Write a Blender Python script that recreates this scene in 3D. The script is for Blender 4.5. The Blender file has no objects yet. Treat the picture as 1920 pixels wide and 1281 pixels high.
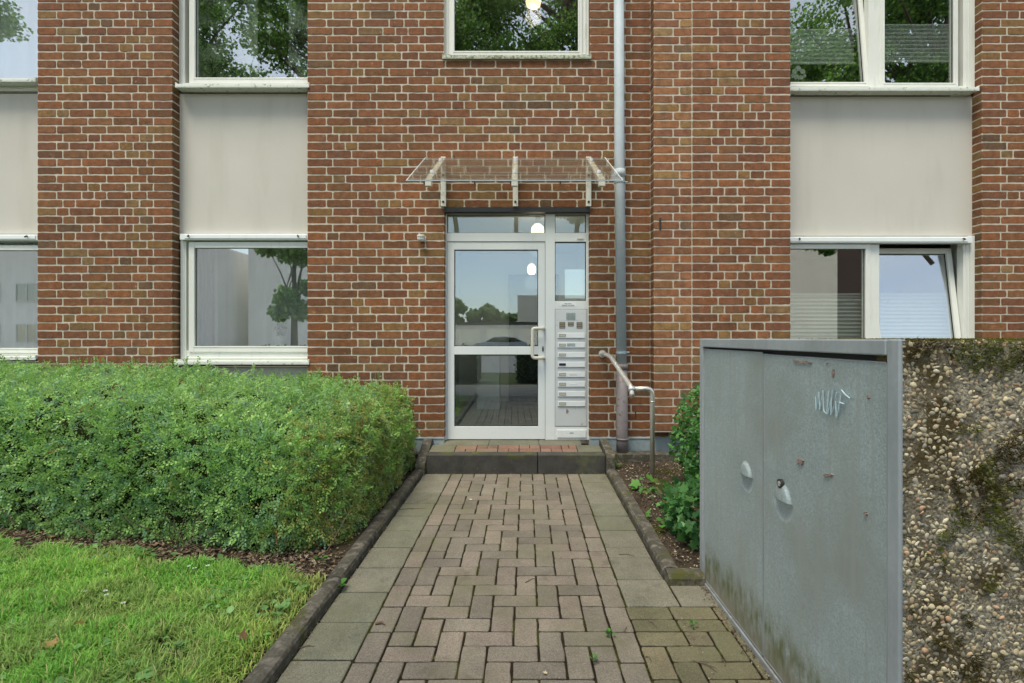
import bpy, bmesh, math, random
import numpy as np
from mathutils import Vector, Matrix, Euler
random.seed(7); rng = np.random.default_rng(11)
R_ = math.radians
scene = bpy.context.scene
COL = scene.collection

# ---------------------------------------------------------------- camera, sky, sun, exposure
CX, CY, FP, CZ = 975.0, 634.0, 950.0, 1.32       # principal point and focal length in photo pixels, eye height
cam_d = bpy.data.cameras.new('camera'); cam = bpy.data.objects.new('camera', cam_d); COL.objects.link(cam)
cam.location = (0, 0, CZ); cam.rotation_euler = (R_(90), 0, 0)
cam_d.sensor_width = 36; cam_d.lens = FP/1920*36
cam_d.shift_x = (960-CX)/1920; cam_d.shift_y = -(640.5-CY)/1920
cam_d.clip_start = 0.05; cam_d.clip_end = 600
scene.camera = cam
scene.view_settings.view_transform = 'Standard'; scene.view_settings.look = 'None'
scene.view_settings.gamma = 1; scene.view_settings.exposure = 1.0
SUN_EL, SUN_AZ = 66, 212      # degrees; azimuth clockwise from +Y
world = bpy.data.worlds.new('World'); scene.world = world; world.use_nodes = True
wn = world.node_tree.nodes; wl = world.node_tree.links; wn.clear()
wo = wn.new('ShaderNodeOutputWorld'); bg = wn.new('ShaderNodeBackground'); bg.inputs['Strength'].default_value = 0.13
sky = wn.new('ShaderNodeTexSky'); sky.sky_type = 'NISHITA'; sky.sun_disc = False
sky.sun_elevation = R_(SUN_EL); sky.sun_rotation = R_(SUN_AZ); sky.air_density = 1.0; sky.dust_density = 0.8; sky.ozone_density = 1.0
tc = wn.new('ShaderNodeTexCoord'); mp = wn.new('ShaderNodeMapping'); mp.inputs['Scale'].default_value = (1, 1, 2.6)
nz = wn.new('ShaderNodeTexNoise'); nz.inputs['Scale'].default_value = 2.2; nz.inputs['Detail'].default_value = 4; nz.inputs['Roughness'].default_value = .45
cr = wn.new('ShaderNodeValToRGB'); cr.color_ramp.elements[0].position = .35; cr.color_ramp.elements[1].position = .75
cr.color_ramp.elements[0].color = (.25, .25, .25, 1); cr.color_ramp.elements[1].color = (.6, .6, .6, 1)
mx = wn.new('ShaderNodeMix'); mx.data_type = 'RGBA'; mx.inputs['B'].default_value = (6.0, 5.85, 5.3, 1)
wl.new(tc.outputs['Generated'], mp.inputs['Vector']); wl.new(mp.outputs[0], nz.inputs['Vector']); wl.new(nz.outputs['Fac'], cr.inputs[0])
wl.new(cr.outputs[0], mx.inputs['Factor']); wl.new(sky.outputs[0], mx.inputs['A'])
wl.new(mx.outputs['Result'], bg.inputs['Color']); wl.new(bg.outputs[0], wo.inputs['Surface'])
sun_d = bpy.data.lights.new('sun', 'SUN'); sun_d.energy = 2.1; sun_d.angle = R_(22); sun_d.color = (1, .92, .76)
sun = bpy.data.objects.new('sun', sun_d); COL.objects.link(sun)
# light comes from azimuth SUN_AZ (clockwise from +Y), elevation SUN_EL
az = R_(SUN_AZ); el = R_(SUN_EL)
sdir = Vector((math.sin(az)*math.cos(el), math.cos(az)*math.cos(el), math.sin(el)))
sun.rotation_euler = sdir.to_track_quat('Z', 'Y').to_euler()

# ---------------------------------------------------------------- measuring helpers
def PX(px, Y): return (px-CX)*Y/FP
def PZ(py, Y): return CZ-(py-CY)*Y/FP
def pz(Y): return 0.016*Y                        # the path rises a little to the door
def lin(c): return tuple(((v/255/12.92) if v/255 <= .04045 else ((v/255+.055)/1.055)**2.4) for v in c)

# ---------------------------------------------------------------- object helpers
def tag(o, label=None, cat=None, group=None, kind=None):
    if label: o['label'] = label
    if cat: o['category'] = cat
    if group: o['group'] = group
    if kind: o['kind'] = kind
    return o
def empty(name, loc=(0, 0, 0), rotz=0, parent=None):
    o = bpy.data.objects.new(name, None); COL.objects.link(o); o.location = loc; o.rotation_euler = (0, 0, rotz)
    o.empty_display_size = .1
    if parent: o.parent = parent
    return o
def wloc(o):
    v = Vector((0, 0, 0))
    while o is not None: v += o.location; o = o.parent
    return v
def link_mesh(name, me, mats, parent=None, loc=None, bevel=0, smooth=False):
    """me holds world coordinates; the object's origin goes to loc (default: its parent's place)"""
    base = Vector(loc) if loc is not None else (wloc(parent) if parent else Vector((0, 0, 0)))
    if base.length > 0: me.transform(Matrix.Translation(-base))
    for m in mats: me.materials.append(m)
    o = bpy.data.objects.new(name, me); COL.objects.link(o)
    if parent: o.parent = parent; o.location = base-wloc(parent)
    else: o.location = base
    if smooth: me.polygons.foreach_set('use_smooth', [True]*len(me.polygons))
    if bevel:
        b = o.modifiers.new('bevel', 'BEVEL'); b.width = bevel; b.segments = 2; b.limit_method = 'ANGLE'; b.angle_limit = R_(40)
    return o
class MB:
    def __init__(s): s.v = []; s.f = []; s.m = []; s.c = []; s.cc = None
    def add(s, vs, fs, m=0, col=(1, 1, 1)):
        k = len(s.v); s.v += [tuple(p) for p in vs]; s.f += [tuple(i+k for i in f) for f in fs]; s.m += [m]*len(fs); s.c += [col]*len(vs)
    def box(s, x0, x1, y0, y1, z0, z1, m=0, col=(1, 1, 1)):
        vs = [(x, y, z) for x in (x0, x1) for y in (y0, y1) for z in (z0, z1)]
        s.add(vs, [(0, 1, 3, 2), (4, 6, 7, 5), (0, 4, 5, 1), (2, 3, 7, 6), (0, 2, 6, 4), (1, 5, 7, 3)], m, col); return s
    def frame(s, x0, x1, z0, z1, wl_, wr, wt, wb, y0, y1, m=0):
        if wl_: s.box(x0, x0+wl_, y0, y1, z0, z1, m)
        if wr: s.box(x1-wr, x1, y0, y1, z0, z1, m)
        if wt: s.box(x0+wl_, x1-wr, y0, y1, z1-wt, z1, m)
        if wb: s.box(x0+wl_, x1-wr, y0, y1, z0, z0+wb, m)
        return s
    def tube(s, pts, r, n=12, m=0, cap=True, col=(1, 1, 1)):
        pts = [Vector(p) for p in pts]; rs = r if isinstance(r, (list, tuple)) else [r]*len(pts)
        rings = []; up = None
        for i, p in enumerate(pts):
            d = (pts[min(i+1, len(pts)-1)]-pts[max(i-1, 0)]).normalized()
            if up is None: up = Vector((0, 0, 1)) if abs(d.z) < .9 else Vector((0, 1, 0))
            a = d.cross(up).normalized(); b = a.cross(d).normalized(); up = b
            rings.append([p+(a*math.cos(t)+b*math.sin(t))*rs[i] for t in [2*math.pi*j/n for j in range(n)]])
        vs = [q for r_ in rings for q in r_]; fs = []
        for i in range(len(pts)-1):
            for j in range(n): fs.append((i*n+j, i*n+(j+1) % n, (i+1)*n+(j+1) % n, (i+1)*n+j))
        if cap: fs.append(tuple(range(n))[::-1]); fs.append(tuple((len(pts)-1)*n+j for j in range(n)))
        s.add(vs, fs, m, col); return s
    def prism(s, poly, axis, a0, a1, m=0, col=(1, 1, 1)):
        """poly in the two other axes; axis 0,1,2"""
        def P(u, v, a): return {0: (a, u, v), 1: (u, a, v), 2: (u, v, a)}[axis]
        n = len(poly); vs = [P(u, v, a0) for u, v in poly]+[P(u, v, a1) for u, v in poly]
        fs = [tuple(range(n)), tuple(range(2*n-1, n-1, -1))]+[(i, n+i, n+(i+1) % n, (i+1) % n) for i in range(n)]
        s.add(vs, fs, m, col); return s
    def build(s, name, mats, parent=None, loc=None, bevel=0, smooth=False, attr=False, fix=True):
        me = bpy.data.meshes.new(name); me.from_pydata(s.v, [], s.f)
        me.polygons.foreach_set('material_index', s.m)
        if attr:
            a = me.color_attributes.new('col', 'FLOAT_COLOR', 'POINT')
            a.data.foreach_set('color', np.hstack([np.array(s.c, dtype=np.float32), np.ones((len(s.c), 1), np.float32)]).ravel())
        if fix:
            bm = bmesh.new(); bm.from_mesh(me); bmesh.ops.recalc_face_normals(bm, faces=bm.faces); bm.to_mesh(me); bm.free()
        me.update()
        return link_mesh(name, me, mats if isinstance(mats, (list, tuple)) else [mats], parent, loc, bevel, smooth)
def bend(pts, r, n=6):
    """round the corners of a polyline"""
    pts = [Vector(p) for p in pts]; out = [pts[0]]
    for i in range(1, len(pts)-1):
        a, b, c = pts[i-1], pts[i], pts[i+1]
        p0 = b+(a-b).normalized()*r; p1 = b+(c-b).normalized()*r
        for k in range(n+1):
            t = k/n; out.append(p0*(1-t)**2+b*2*t*(1-t)+p1*t*t)
    out.append(pts[-1]); return out
def arr_mesh(name, V, F, cols, mat, parent=None, loc=None, smooth=False, mids=None):
    """V (n,3), F (m,k), cols (n,3) -> one mesh object"""
    me = bpy.data.meshes.new(name); n, m, k = len(V), len(F), F.shape[1]
    me.vertices.add(n); me.vertices.foreach_set('co', np.ascontiguousarray(V, np.float32).ravel())
    me.loops.add(m*k); me.loops.foreach_set('vertex_index', np.ascontiguousarray(F, np.int32).ravel())
    me.polygons.add(m); me.polygons.foreach_set('loop_start', np.arange(0, m*k, k, dtype=np.int32))
    me.update(calc_edges=True)
    a = me.color_attributes.new('col', 'FLOAT_COLOR', 'POINT')
    a.data.foreach_set('color', np.hstack([cols, np.ones((n, 1))]).astype(np.float32).ravel())
    if mids is not None: me.polygons.foreach_set('material_index', mids.astype(np.int32))
    return link_mesh(name, me, mat if isinstance(mat, list) else [mat], parent, loc, 0, smooth)
def nrm(a): return a/np.maximum(np.linalg.norm(a, axis=-1, keepdims=True), 1e-9)
def basis(d, up):
    """rotation matrices (N,3,3) whose columns are side, d, normal"""
    d = nrm(d); s = nrm(np.cross(d, up)); n = np.cross(s, d); return np.stack([s, d, n], axis=2)
def instance(T, F, pos, Rm, S, cols):
    N, k = len(pos), len(T); S = np.asarray(S)
    if S.ndim == 1: S = S[:, None].repeat(3, 1)
    V = np.einsum('nij,nkj->nki', Rm, T[None]*S[:, None, :])+pos[:, None, :]
    FF = (F[None]+(np.arange(N)*k)[:, None, None]).reshape(-1, F.shape[1])
    return V.reshape(-1, 3), FF, np.repeat(cols, k, axis=0)
def vnoise(p, scale=1.0, seed=0):
    p = np.asarray(p, float)*scale+seed*17.31; i = np.floor(p).astype(np.int64); f = p-i; f = f*f*(3-2*f)
    def h(a):
        x = (a[..., 0]*374761393+a[..., 1]*668265263+a[..., 2]*2147483647 % 1274126177+a[..., 2]*974634777) & 0xffffffff
        x = ((x ^ (x >> 13))*1274126177) & 0xffffffff; return ((x ^ (x >> 16)) & 0xffff)/65535.0
    r = 0
    for dx in (0, 1):
        for dy in (0, 1):
            for dz in (0, 1):
                w = (f[..., 0] if dx else 1-f[..., 0])*(f[..., 1] if dy else 1-f[..., 1])*(f[..., 2] if dz else 1-f[..., 2])
                r = r+w*h(i+np.array([dx, dy, dz]))
    return r
def fbm(p, scale=1.0, seed=0): return (vnoise(p, scale, seed)*.55+vnoise(p, scale*2.1, seed+3)*.3+vnoise(p, scale*4.3, seed+5)*.15)

# ---------------------------------------------------------------- materials
def M(name, col=(.5, .5, .5), rough=.6, metal=0, attr=False, var=0, vscale=6, bump=0, bscale=60, bdist=.01, layers=(), speck=None, transl=0, spec=.5, det=5, var2=0, v2scale=60, var3=0, v3scale=.5):
    """layers: (colour, noise scale, lo, hi, (axis, a0, a1) or None, stretch) stains with a shape of their own"""
    m = bpy.data.materials.new(name); m.use_nodes = True; nt = m.node_tree; N = nt.nodes; L = nt.links
    b = N['Principled BSDF']; b.inputs['Roughness'].default_value = rough; b.inputs['Metallic'].default_value = metal
    b.inputs['Specular IOR Level'].default_value = spec
    t = N.new('ShaderNodeTexCoord')
    if attr: a = N.new('ShaderNodeAttribute'); a.attribute_name = 'col'; c = a.outputs['Color']
    else: a = N.new('ShaderNodeRGB'); a.outputs[0].default_value = (*col, 1); c = a.outputs[0]
    def noise(scale, stretch=None, detail=det):
        n = N.new('ShaderNodeTexNoise'); n.inputs['Scale'].default_value = scale; n.inputs['Detail'].default_value = detail; n.inputs['Roughness'].default_value = .6
        if stretch:
            q = N.new('ShaderNodeMapping'); q.inputs['Scale'].default_value = stretch; L.new(t.outputs['Object'], q.inputs[0]); L.new(q.outputs[0], n.inputs['Vector'])
        else: L.new(t.outputs['Object'], n.inputs['Vector'])
        return n.outputs['Fac']
    def rng_(src, a0, a1, b0, b1):
        q = N.new('ShaderNodeMapRange'); q.inputs[1].default_value = a0; q.inputs[2].default_value = a1; q.inputs[3].default_value = b0; q.inputs[4].default_value = b1
        L.new(src, q.inputs[0]); return q.outputs[0]
    def scale_col(c, f):
        q = N.new('ShaderNodeVectorMath'); q.operation = 'SCALE'; L.new(c, q.inputs[0]); L.new(f, q.inputs['Scale']); return q.outputs[0]
    if var: c = scale_col(c, rng_(noise(vscale), .3, .7, 1-var, 1+var))
    if var3: c = scale_col(c, rng_(noise(v3scale), .35, .65, 1-var3, 1+var3))
    if var2: c = scale_col(c, rng_(noise(v2scale), .3, .7, 1-var2, 1+var2))
    if speck:
        sc, lo, hi = speck
        vo = N.new('ShaderNodeTexVoronoi'); vo.inputs['Scale'].default_value = sc; L.new(t.outputs['Object'], vo.inputs['Vector'])
        sp = N.new('ShaderNodeSeparateColor'); L.new(vo.outputs['Color'], sp.inputs[0]); c = scale_col(c, rng_(sp.outputs[0], 0, 1, lo, hi))
    for ly in layers:
        lc, sc, lo, hi, ax = ly[:5]; st = ly[5] if len(ly) > 5 else None
        f = rng_(noise(sc, st), lo, hi, 0, 1)
        if ax:
            sx = N.new('ShaderNodeSeparateXYZ'); L.new(t.outputs['Object'], sx.inputs[0])
            src = sx.outputs[ax[0]]
            if len(ax) > 3:      # a wobbling edge
                wv = N.new('ShaderNodeMath'); wv.operation = 'MULTIPLY_ADD'; L.new(noise(ax[4], ax[5] if len(ax) > 5 else None), wv.inputs[0]); wv.inputs[1].default_value = ax[3]; L.new(src, wv.inputs[2]); src = wv.outputs[0]
            g = rng_(src, ax[1], ax[2], 0, 1)
            mu = N.new('ShaderNodeMath'); mu.operation = 'MULTIPLY'; L.new(f, mu.inputs[0]); L.new(g, mu.inputs[1]); f = mu.outputs[0]
        q = N.new('ShaderNodeMix'); q.data_type = 'RGBA'; q.inputs['B'].default_value = (*lc, 1); L.new(f, q.inputs['Factor']); L.new(c, q.inputs['A']); c = q.outputs['Result']
    L.new(c, b.inputs['Base Color'])
    if bump:
        q = N.new('ShaderNodeBump'); q.inputs['Strength'].default_value = bump; q.inputs['Distance'].default_value = bdist
        L.new(noise(bscale, None, 6), q.inputs['Height']); L.new(q.outputs[0], b.inputs['Normal'])
    if transl:
        tr = N.new('ShaderNodeBsdfTranslucent'); ms = N.new('ShaderNodeMixShader'); ms.inputs[0].default_value = transl
        L.new(c, tr.inputs['Color']); L.new(b.outputs[0], ms.inputs[1]); L.new(tr.outputs[0], ms.inputs[2]); L.new(ms.outputs[0], N['Material Output'].inputs[0])
    return m
def glass(name, refl=.3, tint=(.8, .85, .84), rough=0.0, wave=0.0, rcol=(1, 1, 1), haze=0):
    m = bpy.data.materials.new(name); m.use_nodes = True; nt = m.node_tree; N = nt.nodes; L = nt.links; N.remove(N['Principled BSDF'])
    tr = N.new('ShaderNodeBsdfTransparent'); tr.inputs[0].default_value = (*tint, 1)
    gl = N.new('ShaderNodeBsdfGlossy'); gl.inputs['Roughness'].default_value = rough; gl.inputs['Color'].default_value = (*rcol, 1)
    lw = N.new('ShaderNodeLayerWeight'); lw.inputs['Blend'].default_value = .5
    pw = N.new('ShaderNodeMath'); pw.operation = 'POWER'; pw.inputs[1].default_value = 5; L.new(lw.outputs['Facing'], pw.inputs[0])
    ad = N.new('ShaderNodeMath'); ad.operation = 'MULTIPLY_ADD'; ad.use_clamp = True; ad.inputs[1].default_value = .8; ad.inputs[2].default_value = refl
    ms = N.new('ShaderNodeMixShader'); L.new(pw.outputs[0], ad.inputs[0]); L.new(ad.outputs[0], ms.inputs[0])
    L.new(tr.outputs[0], ms.inputs[1]); L.new(gl.outputs[0], ms.inputs[2]); L.new(ms.outputs[0], N['Material Output'].inputs[0])
    if haze:
        df = N.new('ShaderNodeBsdfTranslucent'); df.inputs[0].default_value = (.75, .74, .68, 1); mh = N.new('ShaderNodeMixShader'); mh.inputs[0].default_value = haze
        L.new(ms.outputs[0], mh.inputs[1]); L.new(df.outputs[0], mh.inputs[2]); L.new(mh.outputs[0], N['Material Output'].inputs[0])
    if wave:
        t = N.new('ShaderNodeTexCoord'); n = N.new('ShaderNodeTexNoise'); n.inputs['Scale'].default_value = 3; n.inputs['Detail'].default_value = 1
        bp = N.new('ShaderNodeBump'); bp.inputs['Strength'].default_value = wave; bp.inputs['Distance'].default_value = .01
        L.new(t.outputs['Object'], n.inputs['Vector']); L.new(n.outputs[0], bp.inputs['Height']); L.new(bp.outputs[0], gl.inputs['Normal'])
    return m
def emit(name, col, s):
    m = bpy.data.materials.new(name); m.use_nodes = True; b = m.node_tree.nodes['Principled BSDF']
    b.inputs['Base Color'].default_value = (*col, 1); b.inputs['Emission Color'].default_value = (*col, 1); b.inputs['Emission Strength'].default_value = s; return m
def sheer(name, col, alpha, var=.0):
    m = bpy.data.materials.new(name); m.use_nodes = True; nt = m.node_tree; N = nt.nodes; L = nt.links; b = N['Principled BSDF']
    b.inputs['Base Color'].default_value = (*col, 1); b.inputs['Roughness'].default_value = .9
    tr = N.new('ShaderNodeBsdfTransparent'); tl = N.new('ShaderNodeBsdfTranslucent'); tl.inputs[0].default_value = (*col, 1)
    m1 = N.new('ShaderNodeMixShader'); m1.inputs[0].default_value = .4; m2 = N.new('ShaderNodeMixShader'); m2.inputs[0].default_value = alpha
    L.new(b.outputs[0], m1.inputs[1]); L.new(tl.outputs[0], m1.inputs[2]); L.new(tr.outputs[0], m2.inputs[1]); L.new(m1.outputs[0], m2.inputs[2]); L.new(m2.outputs[0], N['Material Output'].inputs[0])
    return m
MOSS = (.075, .085, .012); DIRT = (.06, .045, .03)
mt = dict(
    brick=M('brick', attr=True, rough=.85, var3=.09, v3scale=.7, var=.28, vscale=18, var2=.18, v2scale=70, bump=.5, bscale=90, bdist=.004, spec=.25, layers=[((.07, .04, .03), 45, .62, .72, None), ((.36, .2, .13), 22, .62, .75, None), ((.10, .08, .055), 2.5, .42, 1.1, (2, 1.3, .3)), ((.12, .085, .06), 5, .5, 1.0, None, (4, 4, .35))]),
    mortar=M('mortar', (.50, .46, .37), .95, var3=.10, v3scale=.8, var=.12, vscale=9, var2=.1, v2scale=150, bump=.5, bscale=200, bdist=.003, spec=.2, layers=[((.50, .46, .39), 1.2, .45, .6, (2, 1.6, .4))]),
    plaster=M('plaster', (.55, .532, .475), .9, var=.03, vscale=1.5, var2=.03, v2scale=300, bump=.25, bscale=400, bdist=.002, spec=.2, layers=[((.48, .465, .40), 3, .5, .85, None, (1.6, 1, .3))]),
    pvc=M('white frame', (.70, .72, .67), .4, var=.04, vscale=4, spec=.4, layers=[((.56, .57, .5), 7, .56, .8, None, (3, 3, .5))]),
    alu=M('white powder coat', (.76, .80, .79), .35, var=.03, vscale=3, bump=.03, bscale=500, bdist=.001, layers=[((.66, .68, .65), 6, .6, .85, None, (3, 3, .6))]),
    seal=M('black seal and shade', (.015, .016, .016), .6),
    sill=M('pale sill', (.70, .73, .67), .45, var=.06, vscale=14, layers=[((.25, .27, .16), 22, .58, .7, None)]),
    sillm=M('mossy sill', (.5, .52, .42), .6, var=.1, vscale=20, layers=[((.13, .15, .05), 40, .45, .6, None)]),
    plate=M('letterbox steel', (.64, .67, .67), .4, var=.04, vscale=6, metal=.15, layers=[((.42, .4, .36), 14, .6, .8, None)]),
    flap=M('letterbox flap', (.70, .73, .73), .35, var=.03, vscale=9, metal=.1),
    pipe=M('galvanised pipe', (.37, .43, .46), .65, metal=0, var=.1, vscale=7, var2=.05, v2scale=60, layers=[((.42, .43, .41), 6, .5, .75, None, (3, 3, .4))]),
    pipe2=M('cast standpipe', (.215, .19, .19), .6, metal=.15, var=.12, vscale=9, bump=.15, bscale=80, bdist=.002, layers=[((.12, .085, .06), 26, .55, .7, None)]),
    steel=M('brushed stainless steel', (.66, .65, .61), .32, metal=.7, var=.08, vscale=12, bump=.04, bscale=300, bdist=.001),
    bracket=M('canopy bracket', (.70, .70, .63), .5, metal=.05, var=.06, vscale=12, layers=[((.38, .35, .27), 20, .55, .75, None)]),
    zinc=M('zinc flashing', (.36, .44, .48), .5, metal=.35, var=.12, vscale=5, layers=[((.15, .19, .19), 8, .5, .8, None)]),
    galv=M('galvanised sheet', (.335, .40, .40), .45, metal=.25, var=.09, vscale=3, speck=(240, .88, 1.22), var2=.10, v2scale=100, spec=.45,
           layers=[((.46, .50, .49), 190, .66, .7, None), ((.30, .33, .31), 2.2, .5, .7, None), ((.34, .37, .35), 10, .5, .72, None, (4, 4, .25)),
                   ((.27, .25, .19), 9, .2, .7, (2, .34, .10, .12, 9), (6, 6, 2)), ((.13, .15, .06), 5, .36, .62, (2, .38, .26, .16, 9), (5, 5, 2.2)),
                   ((.26, .24, .19), 12, .25, .6, (2, .22, .13, .1, 9), (6, 6, 2))]),
    galvf=M('galvanised frame', (.36, .40, .415), .5, metal=.3, var=.12, vscale=5, var2=.06, v2scale=60, layers=[((.19, .17, .14), 9, .3, .6, (2, .22, .03, .1, 8), None), ((.40, .43, .44), 14, .52, .7, None, (3, 3, .3))]),
    rust=M('rust', (.25, .19, .16), .9, var=.3, vscale=60),
    paint=M('pale marker paint', (.42, .56, .60), .7, var=.2, vscale=60),
    conc=M('weathered concrete', (.075, .07, .055), .95, var=.35, vscale=7, var2=.25, v2scale=90, bump=.8, bscale=60, bdist=.006, spec=.2, layers=[((.07, .075, .018), 6, .56, .7, None), ((.17, .155, .13), 22, .5, .68, None)]),
    matrix=M('pebble concrete matrix', (.25, .225, .165), .95, speck=(210, .45, 1.7), var=.3, vscale=20, var2=.3, v2scale=120, bump=1, bscale=120, bdist=.006, spec=.2, layers=[((.08, .06, .025), 4.5, .47, .62, None)]),
    pebble=M('pebbles', attr=True, rough=.6, var=.15, vscale=80, spec=.35, layers=[((.20, .17, .10), 9, .52, .75, None)]),
    moss=M('moss', attr=True, rough=.95, spec=.1, transl=.2),
    stepc=M('dark step stone', (.052, .051, .045), .85, var=.3, vscale=7, var2=.15, v2scale=90, bump=.4, bscale=90, bdist=.003, spec=.3, layers=[((.20, .19, .16), 70, .66, .72, None), (MOSS, 5, .52, .66, (2, .20, .246)), ((.15, .16, .06), 6, .5, .7, (0, .3, 1.0))]),
    paver=M('paver', attr=True, rough=.9, var=.16, vscale=6, var2=.12, v2scale=130, speck=(330, .72, 1.3), bump=.6, bscale=260, bdist=.003, spec=.25,
            var3=.10, v3scale=1.6, layers=[((.13, .13, .075), 2.6, .5, .78, None), ((.085, .075, .055), 5, .6, .8, None), ((.40, .38, .34), 130, .70, .74, None)]),
    joint=M('joint dirt', (.022, .017, .010), 1, var=.4, vscale=30, bump=1, bscale=150, bdist=.006, spec=.1, layers=[((.05, .055, .010), 7, .52, .62, None), ((.09, .11, .02), 18, .62, .7, None)]),
    soil=M('soil', (.065, .05, .036), 1, var=.4, vscale=12, var2=.4, v2scale=90, bump=1, bscale=90, bdist=.02, spec=.1, layers=[((.05, .055, .012), 4, .55, .65, None)]),
    lawnsoil=M('lawn soil', (.06, .07, .022), 1, var=.4, vscale=20, bump=1, bscale=90, bdist=.01, spec=.1),
    asphalt=M('asphalt', (.20, .19, .18), .9, var=.2, vscale=3, speck=(150, .7, 1.3), spec=.3),
    pavem=M('pavement slabs', (.17, .155, .135), .9, var=.2, vscale=2, speck=(200, .8, 1.2), spec=.3),
    leaf=M('leaf', attr=True, rough=.38, transl=.48, spec=.3),
    grass=M('grass blades', attr=True, rough=.6, transl=.45, spec=.2),
    litter=M('dry litter', attr=True, rough=.9, transl=.1, spec=.1, var=.2, vscale=80),
    twig=M('twig bark', (.11, .075, .05), .9, var=.3, vscale=60),
    bark=M('bark', (.09, .07, .05), .95, var=.3, vscale=8, bump=1, bscale=20, bdist=.03),
    hull=M('hedge shade hull', (.022, .026, .010), 1, var=.5, vscale=40, spec=0),
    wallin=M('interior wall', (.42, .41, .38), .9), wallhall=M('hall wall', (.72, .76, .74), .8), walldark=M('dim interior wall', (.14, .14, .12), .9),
    floorin=M('interior floor', (.2, .17, .14), .5), tile=M('hall floor tiles', (.24, .22, .2), .4, speck=(3.3, .8, 1.15), var=.1, vscale=5),
    black=M('black rubber', (.01, .01, .011), .5), dark=M('dark metal', (.03, .032, .035), .5, metal=.3),
    cream=M('cream plastic', (.66, .63, .53), .4), white=M('white plastic', (.66, .66, .63), .4), label=M('name label', (.55, .52, .4), .6), labeld=M('tan name label', (.30, .26, .16), .6),
    glass=glass('window glass', .30, (.90, .94, .92)), doorglass=glass('door glass', .17, (.95, .99, .98), wave=.02, rcol=(.82, .93, 1)),
    canopy=glass('canopy glass', .06, (.90, .90, .87), haze=.07),
    sheer=sheer('sheer curtain', (.92, .93, .9), .92), sheer2=sheer('thin curtain', (.8, .8, .8), .35),
    blind=sheer('pleated blind', (.86, .9, .84), .96), screen=sheer('floral panel curtain', (.80, .84, .70), .88), ink=M('dark print', (.02, .025, .02), .8),
    paper=M('paper', (.8, .84, .86), .8), lamp=emit('lit lamp', (1, .76, .46), 1.2),
    car=M('silver car paint', (.5, .53, .56), .25, metal=.3), cargl=glass('car glass', .3, (.05, .06, .06)),
    render1=M('beige render', (.95, .86, .70), .9, var=.06, vscale=1), render2=M('white render', (.85, .84, .8), .9, var=.06, vscale=1), brown=M('brown cladding', (.10, .065, .05), .8, var=.1, vscale=1),
    corr=M('corrugated sheet', (.92, .83, .69), .6), roofm=M('dark roof', (.06, .055, .05), .9), garage=M('garage render', (.85, .80, .7), .9, var=.08, vscale=1),
)
# ---------------------------------------------------------------- stones (bricks and pavers)
BR = [(150, 88, 64), (142, 82, 60), (134, 78, 60), (156, 94, 66), (128, 74, 62), (146, 92, 62), (138, 90, 64), (124, 78, 58), (160, 90, 58)]
TAN = [(152, 114, 72), (146, 108, 66), (150, 118, 84)]
DARKB = [(96, 82, 66), (86, 76, 66), (104, 74, 62)]
BK = [.71, .88, .76]
def brick_col(header=False):
    r = random.random()
    c = random.choice(DARKB) if r < (.07 if header else .02) else random.choice(TAN) if r < (.42 if header else .08) else random.choice(BR)
    k = random.uniform(.86, 1.1); l = lin(c); a = .48; l = (l[0]*(1-a)+.262*a, l[1]*(1-a)+.092*a, l[2]*(1-a)+.048*a); return (l[0]*k*BK[0], l[1]*k*BK[1], l[2]*k*BK[2])
def stone(mb, O, U, V, Nn, u0, u1, v0, v1, h, col, r=.0095, jit=.0015, inset=.0022, m=0, flat=0):
    """a rounded, slightly irregular block face standing h out of the plane"""
    w = u1-u0; hh = v1-v0; pts = []
    rr = [random.uniform(.4, 1.6)*r for _ in range(4)]
    cs = [(u0, v0, 0), (u1, v0, 1), (u1, v1, 2), (u0, v1, 3)]
    sg = [(1, 1), (-1, 1), (-1, -1), (1, -1)]
    nl = max(1, int(w/.05)); nh = max(0, int(hh/.05))
    for i in range(4):
        cx, cy, _ = cs[i]; sx, sy = sg[i]; q = min(rr[i], w*.3, hh*.3)
        ca, cb = cx+sx*q, cy+sy*q
        a0 = [math.pi, 1.5*math.pi, 0, .5*math.pi][i]
        for t in (0, .5, 1): pts.append((ca+q*math.cos(a0+t*math.pi/2), cb+q*math.sin(a0+t*math.pi/2)))
        k = nl if i % 2 == 0 else nh; nx = cs[(i+1) % 4]; sx2, sy2 = sg[(i+1) % 4]
        ex, ey = (nx[0]+(sx2*q if i % 2 == 0 else 0), nx[1]+(sy2*q if i % 2 else 0)); bx, by = (cx+(sx*q if i % 2 == 0 else 0), cy+(sy*q if i % 2 else 0))
        for j in range(1, k+1): t = j/(k+1); pts.append((bx+(ex-bx)*t+random.gauss(0, jit)*(i % 2), by+(ey-by)*t+random.gauss(0, jit)*(1-i % 2)))
    pts = [(p[0]+random.gauss(0, jit*.4), p[1]+random.gauss(0, jit*.4)) for p in pts]
    um, vm = (u0+u1)/2, (v0+v1)/2; tu = random.gauss(0, .004)*(1-flat); tv = random.gauss(0, .008)*(1-flat)
    def P(u, v, d):
        d = d+(u-um)*tu+(v-vm)*tv if d > 0 else d
        return (O[0]+U[0]*u+V[0]*v+Nn[0]*d, O[1]+U[1]*u+V[1]*v+Nn[1]*d, O[2]+U[2]*u+V[2]*v+Nn[2]*d)
    n = len(pts); vs = [P(u, v, -.006) for u, v in pts]+[P(u, v, h-inset*.7) for u, v in pts]
    def ins(u, v, a): return (um+(u-um)*(1-a/(w/2)), vm+(v-vm)*(1-a/(hh/2)))
    vs += [P(*ins(u, v, inset), h) for u, v in pts]
    fs = [tuple(2*n+i for i in range(n))]
    for i in range(n): j = (i+1) % n; fs += [(i, j, n+j, n+i), (n+i, n+j, 2*n+j, 2*n+i)]
    mb.add(vs, fs, m, col)
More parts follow.
